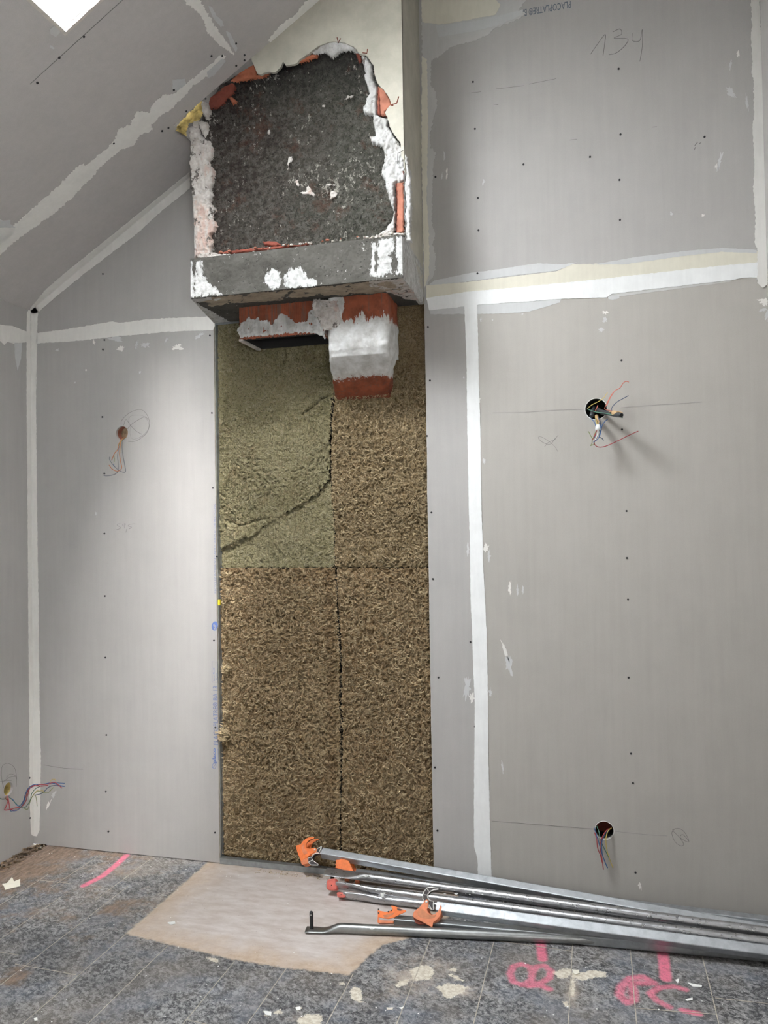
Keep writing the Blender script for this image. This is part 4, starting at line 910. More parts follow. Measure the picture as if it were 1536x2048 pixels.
brick(c3([(480, 145), (560, 142), (600, 165), (560, 178), (500, 172)]), 'brickdark', CY+.004, .006, 11)
relief('crushed_plaster_edge', wpl(CY-.008), px2(wpl(CY-.008), c3([(120, 215), (200, 205), (240, 212), (330, 215), (450, 202), (600, 185), (800, 162), (1000, 140), (1100, 118), (1180, 90), (1215, 60), (1225, 95), (1290, 95), (1290, 112), (1180, 130), (1000, 160), (800, 178), (600, 202), (450, 215), (300, 235), (120, 248)])), .0024, lump(.010, 30, 90, 5), M['plaster'], ch, jit=.004, jf=90, drop=.02, dropw=.006, seed=12)
rr = np.random.default_rng(5)
for i in range(34):
    t = rr.random(); a_ = np.array([240, 218])+(np.array([1210, 118])-np.array([240, 218]))*t; p = W(*c3([(a_[0], a_[1]-rr.uniform(4, 16))])[0], CY-.012)
    bm = bmesh.new(); bmesh.ops.create_icosphere(bm, subdivisions=1, radius=rr.uniform(.003, .009))
    for v in bm.verts: v.co *= rr.uniform(.7, 1.25); v.co.z *= .7
    bmesh.ops.translate(bm, verts=bm.verts, vec=Vector((p[0], p[1], max(p[2], SZ1-.006)))); bmo('rubble_crumb', bm, M[['brickpale', 'plaster', 'chip'][i % 3]], ch)

# cracks in the painted face
for pts in ([(1210, 445), (1238, 438), (1250, 400)], [(905, 70), (912, 100), (925, 75)], [(1075, 135), (1072, 158), (1048, 155)], [(1205, 448), (1220, 450)]):
    q = [K.at(*p_, .0002) for p_ in px2(K, k2(pts))]; mesh('crack', *tube(q, .0022, 5), M['brickdark'], ch)
q = [K.at(*p_, .002) for p_ in px2(K, k7([(385, 900), (345, 925), (340, 1000)]))]; mesh('crack', *tube(q, .0012, 5), M['castdark'], ch)
brick(k7([(360, 1035), (390, 1045), (395, 1085), (380, 1075)]), 'brickdark', CY-.004, .004, 15, 'dark_cavity')

# concrete slab
SMEARS = [(c3([(110, 262), (150, 260), (160, 330), (185, 380), (215, 400), (260, 440), (200, 455), (160, 450), (120, 455), (105, 400), (115, 330)]), .0),
    (c3([(75, 250), (110, 255), (100, 330), (105, 400), (120, 460), (78, 465), (70, 400), (80, 300)]), -.003),
    (c3([(505, 345), (545, 315), (575, 330), (585, 360), (570, 400), (550, 412), (520, 395), (505, 375)]), .008),
    (c3([(620, 380), (625, 330), (650, 300), (690, 292), (720, 320), (740, 355), (775, 360), (785, 380), (760, 390), (700, 392), (640, 402), (612, 400)]), .004),
    (c3([(1140, 145), (1215, 125), (1222, 180), (1205, 230), (1215, 300), (1210, 340), (1195, 310), (1160, 345), (1125, 345), (1135, 260), (1130, 200)]), .002),
    (c3([(1100, 155), (1122, 152), (1115, 250), (1120, 340), (1088, 350), (1095, 250)]), -.001), (c3([(1230, 120), (1280, 115), (1282, 220), (1280, 340), (1225, 342), (1240, 260), (1222, 220)]), -.004)]
def slab():
    bm = bmesh.new(); s = .006
    P = [(CX0+.030, SY), (CX1, SY), (CX1, 0), (1.0, 0)]
    nx_ = 150; nz_ = 27
    def grid(p00, p10, p01, p11, a, b, nrm):
        p00, p10, p01, p11 = map(np.array, (p00, p10, p01, p11)); u = np.linspace(0, 1, a)[:, None, None]; v = np.linspace(0, 1, b)[None, :, None]
        Q = p00*(1-u)*(1-v)+p10*u*(1-v)+p01*(1-u)*v+p11*u*v; L = Q.reshape(-1, 3); n = np.array(nrm)
        ed = np.minimum(np.minimum(u[..., 0], 1-u[..., 0])*np.linalg.norm(p10-p00), np.minimum(v[..., 0], 1-v[..., 0])*np.linalg.norm(p01-p00)).reshape(-1)
        h = (.0030*fbm(L[:, 0]*14+L[:, 1]*9, L[:, 2]*14+L[:, 1]*5, 4, .6)+.0015*fbm(L[:, 0]*70, L[:, 2]*70+L[:, 1]*60, 3))*np.clip(ed/.012, 0, 1)
        h2 = -.0035*np.clip(1-ed/.006, 0, 1)**2*0
        L = L+n*(h+h2)[:, None]; idx = np.arange(a*b).reshape(a, b)
        return L, np.stack([idx[:-1, :-1].ravel(), idx[1:, :-1].ravel(), idx[1:, 1:].ravel(), idx[:-1, 1:].ravel()], 1)
    parts = [grid((P[0][0], SY, SZ0), (P[1][0], SY, SZ0), (P[0][0], SY, SZ1), (P[1][0], SY, SZ1), 240, 44, (0, -1, 0)),
             grid((P[3][0], 0, SZ0), (P[0][0], SY, SZ0), (P[3][0], 0, SZ1), (P[0][0], SY, SZ1), 90, 40, (-1, 0, 0)),
             grid((P[1][0], SY, SZ0), (P[2][0], 0, SZ0), (P[1][0], SY, SZ1), (P[2][0], 0, SZ1), 90, 40, (1, 0, 0)),
             grid((P[3][0], 0, SZ0), (P[2][0], 0, SZ0), (P[0][0], SY, SZ0), (P[1][0], SY, SZ0), 160, 80, (0, 0, -1)),
             grid((P[0][0], SY, SZ1), (P[1][0], SY, SZ1), (P[3][0], 0, SZ1), (P[2][0], 0, SZ1), 160, 60, (0, 0, 1))]
    V = []; Fc = []; off = 0
    for L, Q in parts: V.append(L); Fc.append(Q+off); off += len(L)
    o = mesh('concrete_slab', np.concatenate(V), np.concatenate(Fc), M['concrete'], ch, True)
    A = np.concatenate(V); sd = np.full(len(A), -1.0); fr_ = wpl(SY)
    front = A[:, 1] < SY+.02
    for px, w in SMEARS:
        pl = px2(fr_, px); q = sdf(pl, A[:, 0], A[:, 2])+w; sd = np.where(front, np.maximum(sd, q), sd)
    sd = np.where((A[:, 0] > CX1-.02) & (A[:, 1] > SY+.01), .03, sd); sd = np.where((A[:, 0] < 1.085) & (A[:, 1] > SY+.006), .012, sd)
    a_ = o.data.attributes.new('smear', 'FLOAT', 'POINT'); a_.data.foreach_set('value', sd.astype(np.float32)); return o
slab()
KS = wpl(SY-.001)
def sm(px, a=.004, seed=0, m='smear', fr=KS, nm='plaster_smear', jit=.004): relief(nm, fr, px2(fr, px), .0024, lump(a, 20, 80, seed), M[m], ch, jit=jit, jf=80, drop=.004, dropw=.004, seed=seed)
# beige plaster band under the slab
UF = Fr((0, 0, SZ0-.001), (1, 0, 0), (0, -1, 0))
def ul(pts): return [UF.to(FL(*c3([p])[0], SZ0-.001)) for p in pts]
relief('underside_plaster', UF, [(1.12, .375), (1.98, .378), (1.98, .23), (1.8, .225), (1.6, .26), (1.4, .25), (1.2, .27), (1.11, .24)], .004, lump(.003, 12, 60, 4), simple('beige_plaster', (.33, .27, .20), .9, 0, .2, 25, .3, 100), ch, jit=.012, jf=18, drop=.002, dropw=.006, seed=21)
relief('underside_plaster', UF, [(1.09, .385), (1.17, .385), (1.22, .35), (1.16, .31), (1.08, .33)], .003, lump(.004, 20, 60, 4), M['smear'], ch, jit=.006, drop=.002, dropw=.006, seed=22)
relief('underside_plaster', UF, [(1.86, .385), (1.995, .385), (1.998, .05), (1.95, .08), (1.9, .2), (1.84, .32)], .003, lump(.004, 20, 60, 7), M['plaster'], ch, jit=.008, drop=.002, dropw=.006, seed=23)

# flue stub (open terracotta box)
FX0, FX1, FY, FZ = 1.222, 1.605, -.20, 2.345
def ribbed(name, fr, poly, m, seed=0, amp=.0012, per=.009):
    return relief(name, fr, poly, .0024, lambda X, Y, D: amp*np.abs(np.sin(X*math.pi/per))+.0008*fbm(X*30, Y*30+seed, 3), m, ch, jit=.001, drop=.001, dropw=.003, seed=seed)
def poly_box(x0, x1, z0, z1): return [(x0, z0), (x1, z0), (x1, z1), (x0, z1)]
ribbed('flue_stub_front', wpl(FY), poly_box(FX0, FX1, FZ, SZ0+.002), M['terra'], 1)
boxo('flue_stub_wall', (FX0, FX0+.016, FY+.001, .0, FZ, SZ0), M['terra'], ch); boxo('flue_stub_wall', (FX1-.016, FX1, FY+.001, .0, FZ, SZ0), M['terra'], ch)
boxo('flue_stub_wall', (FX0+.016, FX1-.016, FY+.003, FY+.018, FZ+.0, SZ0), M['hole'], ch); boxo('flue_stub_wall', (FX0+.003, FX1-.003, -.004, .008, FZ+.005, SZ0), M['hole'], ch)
boxo('flue_stub_dark_lining', (FX0+.0165, FX0+.018, FY+.02, -.005, FZ+.002, SZ0-.006), M['hole'], ch); boxo('flue_stub_dark_lining', (FX0+.016, FX1-.016, FY+.02, -.005, SZ0-.012, SZ0-.006), M['hole'], ch)  # near-black lining so the open stub looks black inside
k9 = lambda pts: [(440+a/3.657, 580+b/3.657) for a, b in pts]
FP = wpl(FY-.003)
relief('flue_stub_plaster', FP, px2(FP, k9([(145, 235), (180, 225), (215, 190), (230, 215), (270, 200), (300, 215), (350, 225), (380, 250), (400, 210), (440, 170), (480, 175), (520, 205), (560, 240), (590, 230), (640, 225), (640, 150), (680, 140), (720, 150), (770, 300), (768, 362), (720, 325), (640, 318), (500, 320), (300, 340), (145, 350), (128, 290)])), .0022, lump(.006, 22, 70, 6), M['smear'], ch, jit=.006, jf=60, drop=.004, dropw=.005, seed=31)
boxo('flue_stub_rim', (FX0-.002, FX0+.018, FY-.004, -.01, FZ-.006, FZ+.004), M['plaster'], ch, .002)
relief('flue_stub_side_plaster', Fr((FX1+.001, 0, 0), (0, 1, 0), (0, 0, 1)), [(FY, FZ-.004), (-.02, FZ+.0), (-.02, SZ0), (FY, SZ0)], .003, lump(.005, 20, 60, 9), simple('pinkish_plaster', (.52, .38, .34), .9, 0, .2, 30, .3, 100), ch, jit=.004, drop=.003, dropw=.005)

# central flue elbow
def elbow():
    # stations: (z, yfront, x0, x1, round)
    stn = [(SZ0+.01, -.215, 1.63, 1.885), (2.43, -.215, 1.63, 1.885), (2.36, -.216, 1.628, 1.887), (2.31, -.214, 1.626, 1.888), (2.272, -.208, 1.625, 1.888), (2.243, -.195, 1.624, 1.884), (2.217, -.165, 1.618, 1.876), (2.19, -.12, 1.608, 1.862), (2.165, -.075, 1.60, 1.85), (2.143, -.035, 1.592, 1.84), (2.122, .0, 1.585, 1.832), (2.10, .05, 1.578, 1.826)]
    S_ = np.array(stn); T = np.linspace(0, len(S_)-1, 110); st_ = np.stack([np.interp(T, range(len(S_)), S_[:, i]) for i in range(4)], 1)
    nu = 120; V = []; nrow = len(st_)
    for i, (z_, yf, x0, x1) in enumerate(st_):
        # path direction for the front normal
        j0, j1 = max(0, i-2), min(nrow-1, i+2); dz = st_[j1][0]-st_[j0][0]; dy = st_[j1][1]-st_[j0][1]; l = math.hypot(dz, dy); ny_, nz_ = (dz/l, -dy/l)  # outward
        if ny_ > 0: ny_, nz_ = -ny_, -nz_
        dep = .19; r = .022
        for k in range(nu):
            s = k/(nu-1)*(2*dep+(x1-x0)); 
            if s < dep: x, d_ = x0, dep-s
            elif s < dep+(x1-x0): x, d_ = x0+(s-dep), 0
            else: x, d_ = x1, s-dep-(x1-x0)
            # rounded corners
            ex = min(x-x0, x1-x)
            if ex < r and d_ < r: 
                q = math.hypot(r-ex, r-d_)
                if q > 0: f = min(1, r/max(q, 1e-6)) if q > r else 1; ex2 = r-(r-ex)*f; d2 = r-(r-d_)*f; x = x0+ex2 if x-x0 < x1-x else x1-ex2; d_ = d2
            wgt = min(1, max(0, (2.47-z_)/.05))*min(1, max(0, (z_-2.115)/.02))
            h = (.005*float(0) )
            V.append((x, yf-ny_*d_ if False else yf+d_*(-ny_), z_+d_*(-nz_)*.0, ny_, nz_, wgt))
    A = np.array(V); X, Y, Z = A[:, 0], A[:, 1], A[:, 2]
    h = .005*fbm(X*16+2, Z*16+Y*8, 3)+.0018*fbm(X*60, Z*60+Y*30, 3)
    cx = (X-1.75)/.13
    Y2 = Y+A[:, 3]*(h*A[:, 5]); Z2 = Z+A[:, 4]*(h*A[:, 5])*.6; X2 = X+.004*fbm(Z*25, Y*25+3, 2)*np.sign(cx)*(np.abs(cx) > .9)
    idx = np.arange(len(A)).reshape(nrow, nu)
    Fq = np.stack([idx[:-1, :-1].ravel(), idx[:-1, 1:].ravel(), idx[1:, 1:].ravel(), idx[1:, :-1].ravel()], 1)
    t = NT('plastered_flue')
    sx = t.n('ShaderNodeSeparateXYZ'); t.l(t.pos, sx.inputs[0]); z_ = sx.outputs[2]
    n1 = t.noise(22, 5, .6); drip = t.noise(90, 4, .7, t.scale(t.pos, (1, 1, .10)))
    wob = t.math('ADD', t.math('MULTIPLY', t.math('SUBTRACT', n1, .5), .10), t.math('MULTIPLY', t.math('SUBTRACT', drip, .5), .11))
    upper = t.mapr(t.math('ADD', z_, wob), 2.388, 2.394)
    upr = t.math('MULTIPLY', upper, t.mapr(t.math('ADD', sx.outputs[0], t.math('MULTIPLY', t.math('SUBTRACT', n1, .5), .08)), 1.695, 1.70))
    lower = t.mapr(t.math('ADD', z_, t.math('MULTIPLY', wob, .45)), 2.175, 2.169)
    white = t.mix(t.mapr(n1, .35, .65), (.42, .41, .39), (.64, .64, .63))
    rd = t.mix(t.math('MULTIPLY', t.mapr(t.noise(70, 4, .7, t.scale(t.pos, (1, 1, .05))), .56, .66), .6), t.mix(t.mapr(n1, .35, .65), (.18, .047, .024), (.29, .08, .038)), (.11, .085, .07))
    sl = t.mapr(t.math('ABSOLUTE', t.math('SUBTRACT', t.noise(7, 3, .5, t.scale(t.pos, (1, 1, .6))), .5)), .006, .0)
    white = t.mix(t.math('MULTIPLY', sl, .25), white, (.35, .3, .26))
    col = t.mix(t.math('MAXIMUM', upr, lower), white, rd)
    m = t.fin(col, .8, 0, t.bump(t.noise(70, 5, .6), .35, .004), .3)
    return mesh('flue_elbow', np.stack([X2, Y2, Z2], 1), Fq, m, ch, True)
elbow()
sm(k9([(680, 60), (760, 70), (860, 80), (875, 130), (880, 180), (900, 220), (860, 270), (800, 300), (760, 300), (700, 200), (670, 120)]), .012, 41, 'plaster', wpl(-.222), 'plaster_web')
adopt(ch)
# yellow glass wool showing in the ceiling cut-out
gw = relief('glass_wool_scrap', wpl(-.30), px2(wpl(-.30), k8([(-60, 440), (0, 380), (90, 290), (170, 200), (200, 260), (190, 340), (170, 360), (130, 380), (80, 400), (60, 470), (55, 500), (0, 470)])), .003, lump(.012, 22, 80, 5), M['yellow_wool'], None, jit=.002, drop=.0, seed=7)
tag(gw, 'scrap of yellow glass wool in the ceiling gap left of the chimney', 'insulation')

# ================================================================== WIRES
def wire(par, pts, m, r=.0016, fr=None):
    """pts: (px, py, distance in front of the wall)"""
    q = [(W(a, b, -c) if fr is None else XP(a, b, c)) for a, b, c in pts]
    return mesh('wire', *tube(spline(q, 6), r, 7), M['w_'+m], par, True)
def zz(f, ox, oy): return lambda pts: [(ox+a/f, oy+b/f, c) for a, b, c in pts]
# left board
wl = empty('wire_bundle', W(244, 880, -.01), 'orange, blue and grey wires hanging from the round hole in the left board', 'wires')
g3 = zz(10.24, 180, 800)
wire(wl, g3([(700, 760, -.03), (640, 820, .012), (590, 900, .03), (570, 1010, .035), (500, 1090, .035), (470, 1170, .03), (440, 1235, .03)]), 'orange')
wire(wl, g3([(700, 780, -.03), (640, 830, .012), (600, 900, .03), (560, 1020, .034), (510, 1080, .034), (490, 1130, .03), (500, 1200, .03), (495, 1265, .03)]), 'ygreen', .0013)
wire(wl, g3([(690, 770, -.03), (650, 830, .015), (600, 960, .04), (565, 1120, .045), (575, 1300, .04), (580, 1420, .035), (540, 1500, .03), (450, 1540, .03), (330, 1555, .03), (280, 1545, .03)]), 'grey')
wire(wl, g3([(710, 770, -.03), (640, 830, .014), (620, 920, .04), (605, 1100, .045), (625, 1250, .045), (650, 1380, .04), (610, 1440, .04), (540, 1455, .035), (450, 1410, .035), (390, 1330, .03)]), 'orange')
wire(wl, g3([(710, 780, -.03), (670, 830, .012), (655, 950, .03), (680, 1160, .035), (705, 1300, .035), (730, 1440, .03), (700, 1480, .03), (590, 1440, .03), (490, 1350, .03), (420, 1260, .03), (395, 1200, .03), (405, 1165, .03)]), 'grey')
wire(wl, g3([(720, 775, -.03), (660, 810, .012), (630, 880, .03), (615, 1000, .03), (612, 1090, .03)]), 'yellow', .0013)
wire(wl, g3([(485, 1310, .03), (490, 1350, .03), (500, 1370, .032)]), 'blue', .0014)
adopt(wl)
# upper right box
wr = empty('wire_bundle', W(1192, 830, -.01), 'two grey conduits with taped colourful wires out of the upper right hole', 'wires')
g1 = zz(5.12, 1050, 740)
def cond(par, pts, r, m='conduit'): 
    q = spline([W(a, b, -c) for a, b, c in pts], 8); return mesh('conduit', *tube(q, r, 14), M[m], par, True)
cond(wr, g1([(740, 400, -.05), (780, 430, .02), (850, 440, .07), (920, 455, .12), (985, 462, .165)]), .0095)
cond(wr, g1([(710, 380, -.05), (690, 440, .02), (680, 470, .05)]), .0085)
o = mesh('conduit_bore', *tube([W(*p[:2], -p[2]) for p in g1([(985, 462, .1655), (987, 463, .168)])], .0065, 12), M['hole'], wr)
cond(wr, g1([(730, 470, .03), (750, 540, .06), (745, 600, .09)]), .0075, 'w_pale')
cond(wr, g1([(748, 575, .085), (742, 620, .10)]), .0098, 'w_white')
mesh('tape_wrap', *tube([W(*p[:2], -p[2]) for p in g1([(905, 440, .115), (950, 450, .135)])], [.0105, .0108], 12), M['w_pale'], wr, True)
for pts, m_, r in [
    ([(640, 395, .0), (680, 360, .03), (740, 330, .05), (800, 290, .06), (845, 230, .06)], 'yellow', .0014),
    ([(640, 400, .0), (720, 430, .05), (800, 440, .09), (930, 468, .13), (1000, 488, .15)], 'green', .0018),
    ([(835, 370, .06), (870, 290, .06), (920, 215, .06), (970, 185, .06), (1000, 140, .06), (1030, 118, .06), (1065, 124, .06)], 'salmon', .0016),
    ([(890, 420, .10), (820, 400, .06), (830, 360, .06), (880, 260, .055), (925, 210, .055), (960, 190, .055)], 'salmon', .0014),
    ([(890, 430, .08), (890, 385, .07), (940, 330, .06), (1000, 295, .06), (1060, 262, .06)], 'dblue', .0015),
    ([(720, 420, .02), (735, 390, .03), (745, 362, .03)], 'salmon', .0018),
    ([(665, 480, .03), (700, 520, .05), (720, 560, .07), (725, 640, .09), (710, 700, .09)], 'blue', .0015),
    ([(740, 600, .10), (710, 660, .10), (690, 700, .10), (650, 630, .08)], 'ygreen', .0014),
    ([(690, 700, .10), (685, 750, .09), (672, 775, .09), (700, 760, .09), (715, 730, .09)], 'ygreen', .0013),
    ([(745, 610, .10), (740, 680, .10), (710, 740, .09), (725, 775, .085), (770, 790, .08), (840, 775, .08), (950, 725, .08), (1060, 670, .08), (1160, 625, .08)], 'red', .0016),
    ([(760, 540, .08), (780, 600, .10), (770, 660, .10), (740, 710, .10), (700, 740, .10)], 'blue', .0017),
    ([(770, 620, .10), (760, 680, .10), (790, 700, .09), (805, 722, .09)], 'dblue', .0016),
    ([(770, 640, .10), (790, 570, .09), (815, 530, .08), (848, 502, .07)], 'blue', .0016),
    ([(745, 480, .04), (765, 520, .07), (770, 560, .08)], 'dblue', .0018), ([(720, 480, .04), (730, 520, .07), (740, 560, .08)], 'yellow', .0018),
    ([(735, 610, .10), (715, 670, .10), (690, 715, .10)], 'red', .0017), ([(750, 620, .105), (740, 670, .105), (720, 715, .10)], 'white', .0017),
    ([(860, 430, .10), (900, 425, .12), (960, 425, .14), (1000, 440, .16)], 'pale', .0018), ([(900, 445, .122), (930, 450, .13), (915, 462, .13)], 'white', .0020)]:
    wire(wr, g1(pts), m_, r)
adopt(wr)
# lower right box
wq = empty('wire_bundle', W(1210, 1670, -.01), 'red, blue, green and yellow wires hanging from the lower right hole', 'wires')
g2 = zz(5.12, 1120, 1600)
for pts, m_, r in [([(500, 330, -.05), (505, 295, .0), (470, 320, .03), (430, 390, .04), (410, 480, .04), (430, 600, .04), (445, 712, .04)], 'red', .0018),
    ([(355, 335, .0), (375, 400, .03), (385, 490, .035), (415, 570, .035), (432, 640, .035)], 'red', .0018),
    ([(500, 340, -.05), (500, 305, .0), (465, 340, .03), (430, 420, .04), (430, 530, .04), (455, 620, .04), (487, 697, .04)], 'blue', .0020),
    ([(350, 285, .0), (370, 350, .03), (395, 430, .035), (420, 520, .035), (450, 610, .035), (480, 680, .035)], 'blue', .0017),
    ([(375, 265, -.005), (400, 330, .02), (410, 400, .03), (440, 470, .035), (490, 570, .035), (515, 620, .035)], 'green', .0017),
    ([(520, 300, -.05), (525, 290, .0), (490, 320, .025), (470, 400, .035), (480, 510, .035), (510, 610, .035), (543, 695, .035)], 'yellow', .0018)]:
    wire(wq, g2(pts), m_, r)
adopt(wq)
# left wall outlet: a long bunch bent across the corner
wc = empty('wire_bundle', XP(17, 1590, .01), 'long bunch of red, blue and yellow wires out of the low left wall hole', 'wires')
g5 = zz(7.88, 0, 1500)
for pts, m_, r in [([(120, 700, -.02), (110, 760, .02), (125, 800, .03), (100, 880, .05), (75, 945, .06), (150, 940, .07), (250, 910, .08), (330, 900, .10), (400, 820, .13), (440, 700, .15), (460, 620, .16), (530, 560, .18), (640, 570, .20), (760, 555, .22)], 'red', .0020),
    ([(130, 700, -.02), (130, 760, .02), (145, 850, .04), (160, 930, .06), (230, 955, .07), (300, 930, .09), (360, 860, .12), (400, 760, .14), (440, 640, .16), (500, 580, .18), (620, 550, .20), (740, 540, .22), (850, 510, .23), (920, 550, .25), (975, 600, .26)], 'red', .0018),
    ([(140, 700, -.02), (150, 750, .02), (200, 780, .04), (260, 860, .06), (310, 880, .09), (370, 800, .12), (400, 700, .14), (450, 600, .16), (540, 545, .18), (660, 545, .20), (800, 520, .22), (950, 560, .25), (1020, 575, .26)], 'blue', .0020),
    ([(120, 700, -.02), (160, 940, .06), (200, 960, .07), (270, 950, .09), (340, 880, .12), (390, 780, .14), (400, 690, .15), (450, 620, .16), (560, 560, .19), (700, 545, .21), (850, 520, .23), (1020, 525, .26)], 'blue', .0016),
    ([(110, 740, -.02), (140, 740, .02), (230, 820, .05), (290, 880, .07), (370, 915, .10), (430, 870, .13), (480, 780, .15), (500, 690, .16), (560, 610, .18), (640, 570, .20)], 'green', .0018),
    ([(300, 880, .08), (380, 920, .10), (440, 930, .12), (480, 800, .15), (530, 700, .17), (600, 650, .19), (700, 670, .21), (760, 670, .22), (840, 590, .23)], 'ygreen', .0014),
    ([(515, 735, .16), (560, 660, .18), (620, 630, .19), (690, 650, .20)], 'yellow', .0014), ([(540, 715, .17), (640, 690, .19), (700, 650, .20), (760, 590, .22), (850, 560, .23), (1010, 575, .26)], 'dblue', .0018),
    ([(560, 710, .17), (575, 790, .17), (585, 885, .17)], 'ygreen', .0013), ([(790, 500, .22), (820, 465, .23), (860, 460, .23), (880, 490, .24)], 'yellow', .0013),
    ([(-40, 735, .02), (30, 775, .02), (80, 770, .01), (110, 740, -.01)], 'green', .0016), ([(120, 800, .03), (90, 760, .02), (110, 700, -.02)], 'brown', .0018)]:
    wire(wc, g5(pts), m_, r, 'x')
adopt(wc)

# ================================================================== SCAFFOLD POLES ON THE FLOOR
def axisframe(a, b, roll):
    a = Vector(a); b = Vector(b); d = (b-a).normalized(); s = d.cross(Vector((0, 0, 1))).normalized()   # s points to the room (-y) for d=+x
    u = s.cross(d).normalized(); c_, s_ = math.cos(roll), math.sin(roll)
    return a, b, d, s*c_+u*s_, u*c_-s*s_       # origin, end, dir, side, up
def sqtube(name, a, b, roll, w, h, m, par, wall=.003):
    a, b, d, s, u = axisframe(a, b, roll); bm = bmesh.new(); rows = []
    n = 60
    prof = []; r = .004
    for (sx, sy) in ((1, 1), (-1, 1), (-1, -1), (1, -1)):
        for k in range(4):
            t = {(1, 1): 0, (-1, 1): 90, (-1, -1): 180, (1, -1): 270}[(sx, sy)]+k*30; t = math.radians(t)
            prof.append(((w/2-r)*sx+r*math.cos(t), (h/2-r)*sy+r*math.sin(t)))
    for i in range(n+1):
        p = a+(b-a)*i/n; rows.append([bm.verts.new(p+s*x+u*y) for x, y in prof])
    k = len(prof)
    for i in range(n):
        for j in range(k): bm.faces.new((rows[i][j], rows[i+1][j], rows[i+1][(j+1) % k], rows[i][(j+1) % k]))
    for row, p, sg in ((rows[0], a, 1), (rows[-1], b, -1)):      # open hollow ends
        inn = [bm.verts.new(p+s*x*.86+u*y*.86) for x, y in prof]; deep = [bm.verts.new(p+s*x*.86+u*y*.86+d*.08*sg) for x, y in prof]
        for j in range(k):
            bm.faces.new((row[j], row[(j+1) % k], inn[(j+1) % k], inn[j])); bm.faces.new((inn[j], inn[(j+1) % k], deep[(j+1) % k], deep[j]))
        bm.faces.new(deep)
    bmesh.ops.recalc_face_normals(bm, faces=bm.faces)
    return bmo(name, bm, m, par)
def pipe(name, a, b, r, m, par, flat=.10, fw=1.45, ft=.22, roll=0.0, flat_l=None):
    """round pipe whose first end is pressed flat over length 'flat'"""
    a, b, d, s, u = axisframe(a, b, roll); L = (b-a).length; V = []; Fc = []; seg = 22
    ts = [0, .002]+list(np.linspace(.01, flat, 5))+list(np.linspace(flat, flat+.09, 10))[1:]+list(np.linspace(flat+.09, L, 50))[1:]
    for t in ts:
        f = 1-min(1, max(0, (t-flat)/.09)) if flat else 0; f = f*f*(3-2*f)
        ws = r*(1+(fw-1)*f); wu = r*(1+(ft-1)*f)
        if t < .002 and flat: ws *= .9
        for k in range(seg):
            an = 2*math.pi*k/seg; V.append(a+d*t+s*ws*math.cos(an)+u*wu*math.sin(an))
    n = len(ts)
    for i in range(n-1):
        for k in range(seg): Fc.append((i*seg+k, i*seg+(k+1) % seg, (i+1)*seg+(k+1) % seg, (i+1)*seg+k))
    Fc.append(tuple(range(seg))); Fc.append(tuple((n-1)*seg+k for k in reversed(range(seg))))
    o = mesh(name, V, Fc, m, par, True); 
    return o, (a, d, s, u)
GRP = 'scaffold poles piled along the wall'
def planeframe(o, d, nrm_hint):
    """frame containing pole direction d, facing the camera"""
    d = Vector(d).normalized(); n = Vector(nrm_hint); n = (n-d*n.dot(d)).normalized(); u = -d; v = n.cross(u).normalized()
    fr = Fr(o, tuple(u), tuple(v)); 
    if fr.n@np.array(n) < 0: fr = Fr(o, tuple(u), tuple(-v))
    return fr
def pxf(fr, pts):
    out = []
    for p in pts:
        dd = ray(*p); t = ((fr.o-CAM)@fr.n)/(dd@fr.n); out.append(fr.to(CAM+t*dd))
    return out
def smoothpoly(pts, k=3):
    P = [np.array(p) for p in pts]; n = len(P); out = []
    for i in range(n):
        a, b, c_, d = P[i-1], P[i], P[(i+1) % n], P[(i+2) % n]
        for j in range(k):
            t = j/k; out.append(.5*((2*b)+(-a+c_)*t*.8+(2*a-5*b+4*c_-d)*0*t) if False else (b*(1-t)+c_*t))
    return out
LAST = {}
def bplate(name, fr, poly, th, m, par, base, bev=.0015):
    o = plate(name, fr, poly, th, m, LAST.get(id(par), par) if name in ('claw_recess',) else par, base); LAST[id(par)] = o if name == 'orange_claw' else LAST.get(id(par), par); md = o.modifiers.new('b', 'BEVEL'); md.width = bev; md.segments = 2; md.limit_method = 'ANGLE'; md.angle_limit = math.radians(40); return o
q4 = lambda pts: [(580+a/7.68, 1660+b/7.68) for a, b in pts]
q5 = lambda pts: [(740+a/7.68, 1760+b/7.68) for a, b in pts]
VIEWN = (-.03, -.80, .55)

# long square pole leaning on the insulation, orange claw at its left end
e1 = empty('scaffold_pole', (2.3, -.1, .08), 'longest square zinc pole with bright orange claw, leaning against the rock wool', 'scaffold pole', GRP)
a1 = np.array(FL(645, 1706, .100)); b1_ = np.array(FL(1560, 1866, .048))
d1 = b1_-a1; d1 /= np.linalg.norm(d1)
sqtube('square_tube', a1, b1_+d1*.02, math.radians(-28), .034, .034, M['alu'], e1)
fr1 = planeframe(a1, d1, VIEWN)
hook = pxf(fr1, q4([(505, 265), (430, 300), (425, 340), (470, 360), (410, 365), (370, 385), (340, 415), (300, 440), (295, 480), (310, 520), (345, 550), (450, 555), (455, 540), (400, 505), (365, 475), (352, 440), (365, 405), (400, 378), (440, 372), (480, 378)]))
bplate('cast_hook', fr1, hook, .030, M['castdark'], e1, -.015)
def outline_rim(par, fr, px, w=.0016, h=.0155, m='castalu', closed=True):
    q = pxf(fr, px); q = q+[q[0]] if closed else q
    mesh('hook_rim', *tube([fr.at(*p, h) for p in q], w, 6), M[m], par, True)
outline_rim(e1, fr1, q4([(505, 265), (440, 300), (425, 345), (470, 368), (410, 368), (372, 388), (352, 430), (300, 440), (296, 480), (310, 520), (345, 550), (450, 555), (455, 540), (400, 505), (365, 475), (352, 440), (365, 405), (400, 380), (440, 372), (485, 378), (500, 300)]))
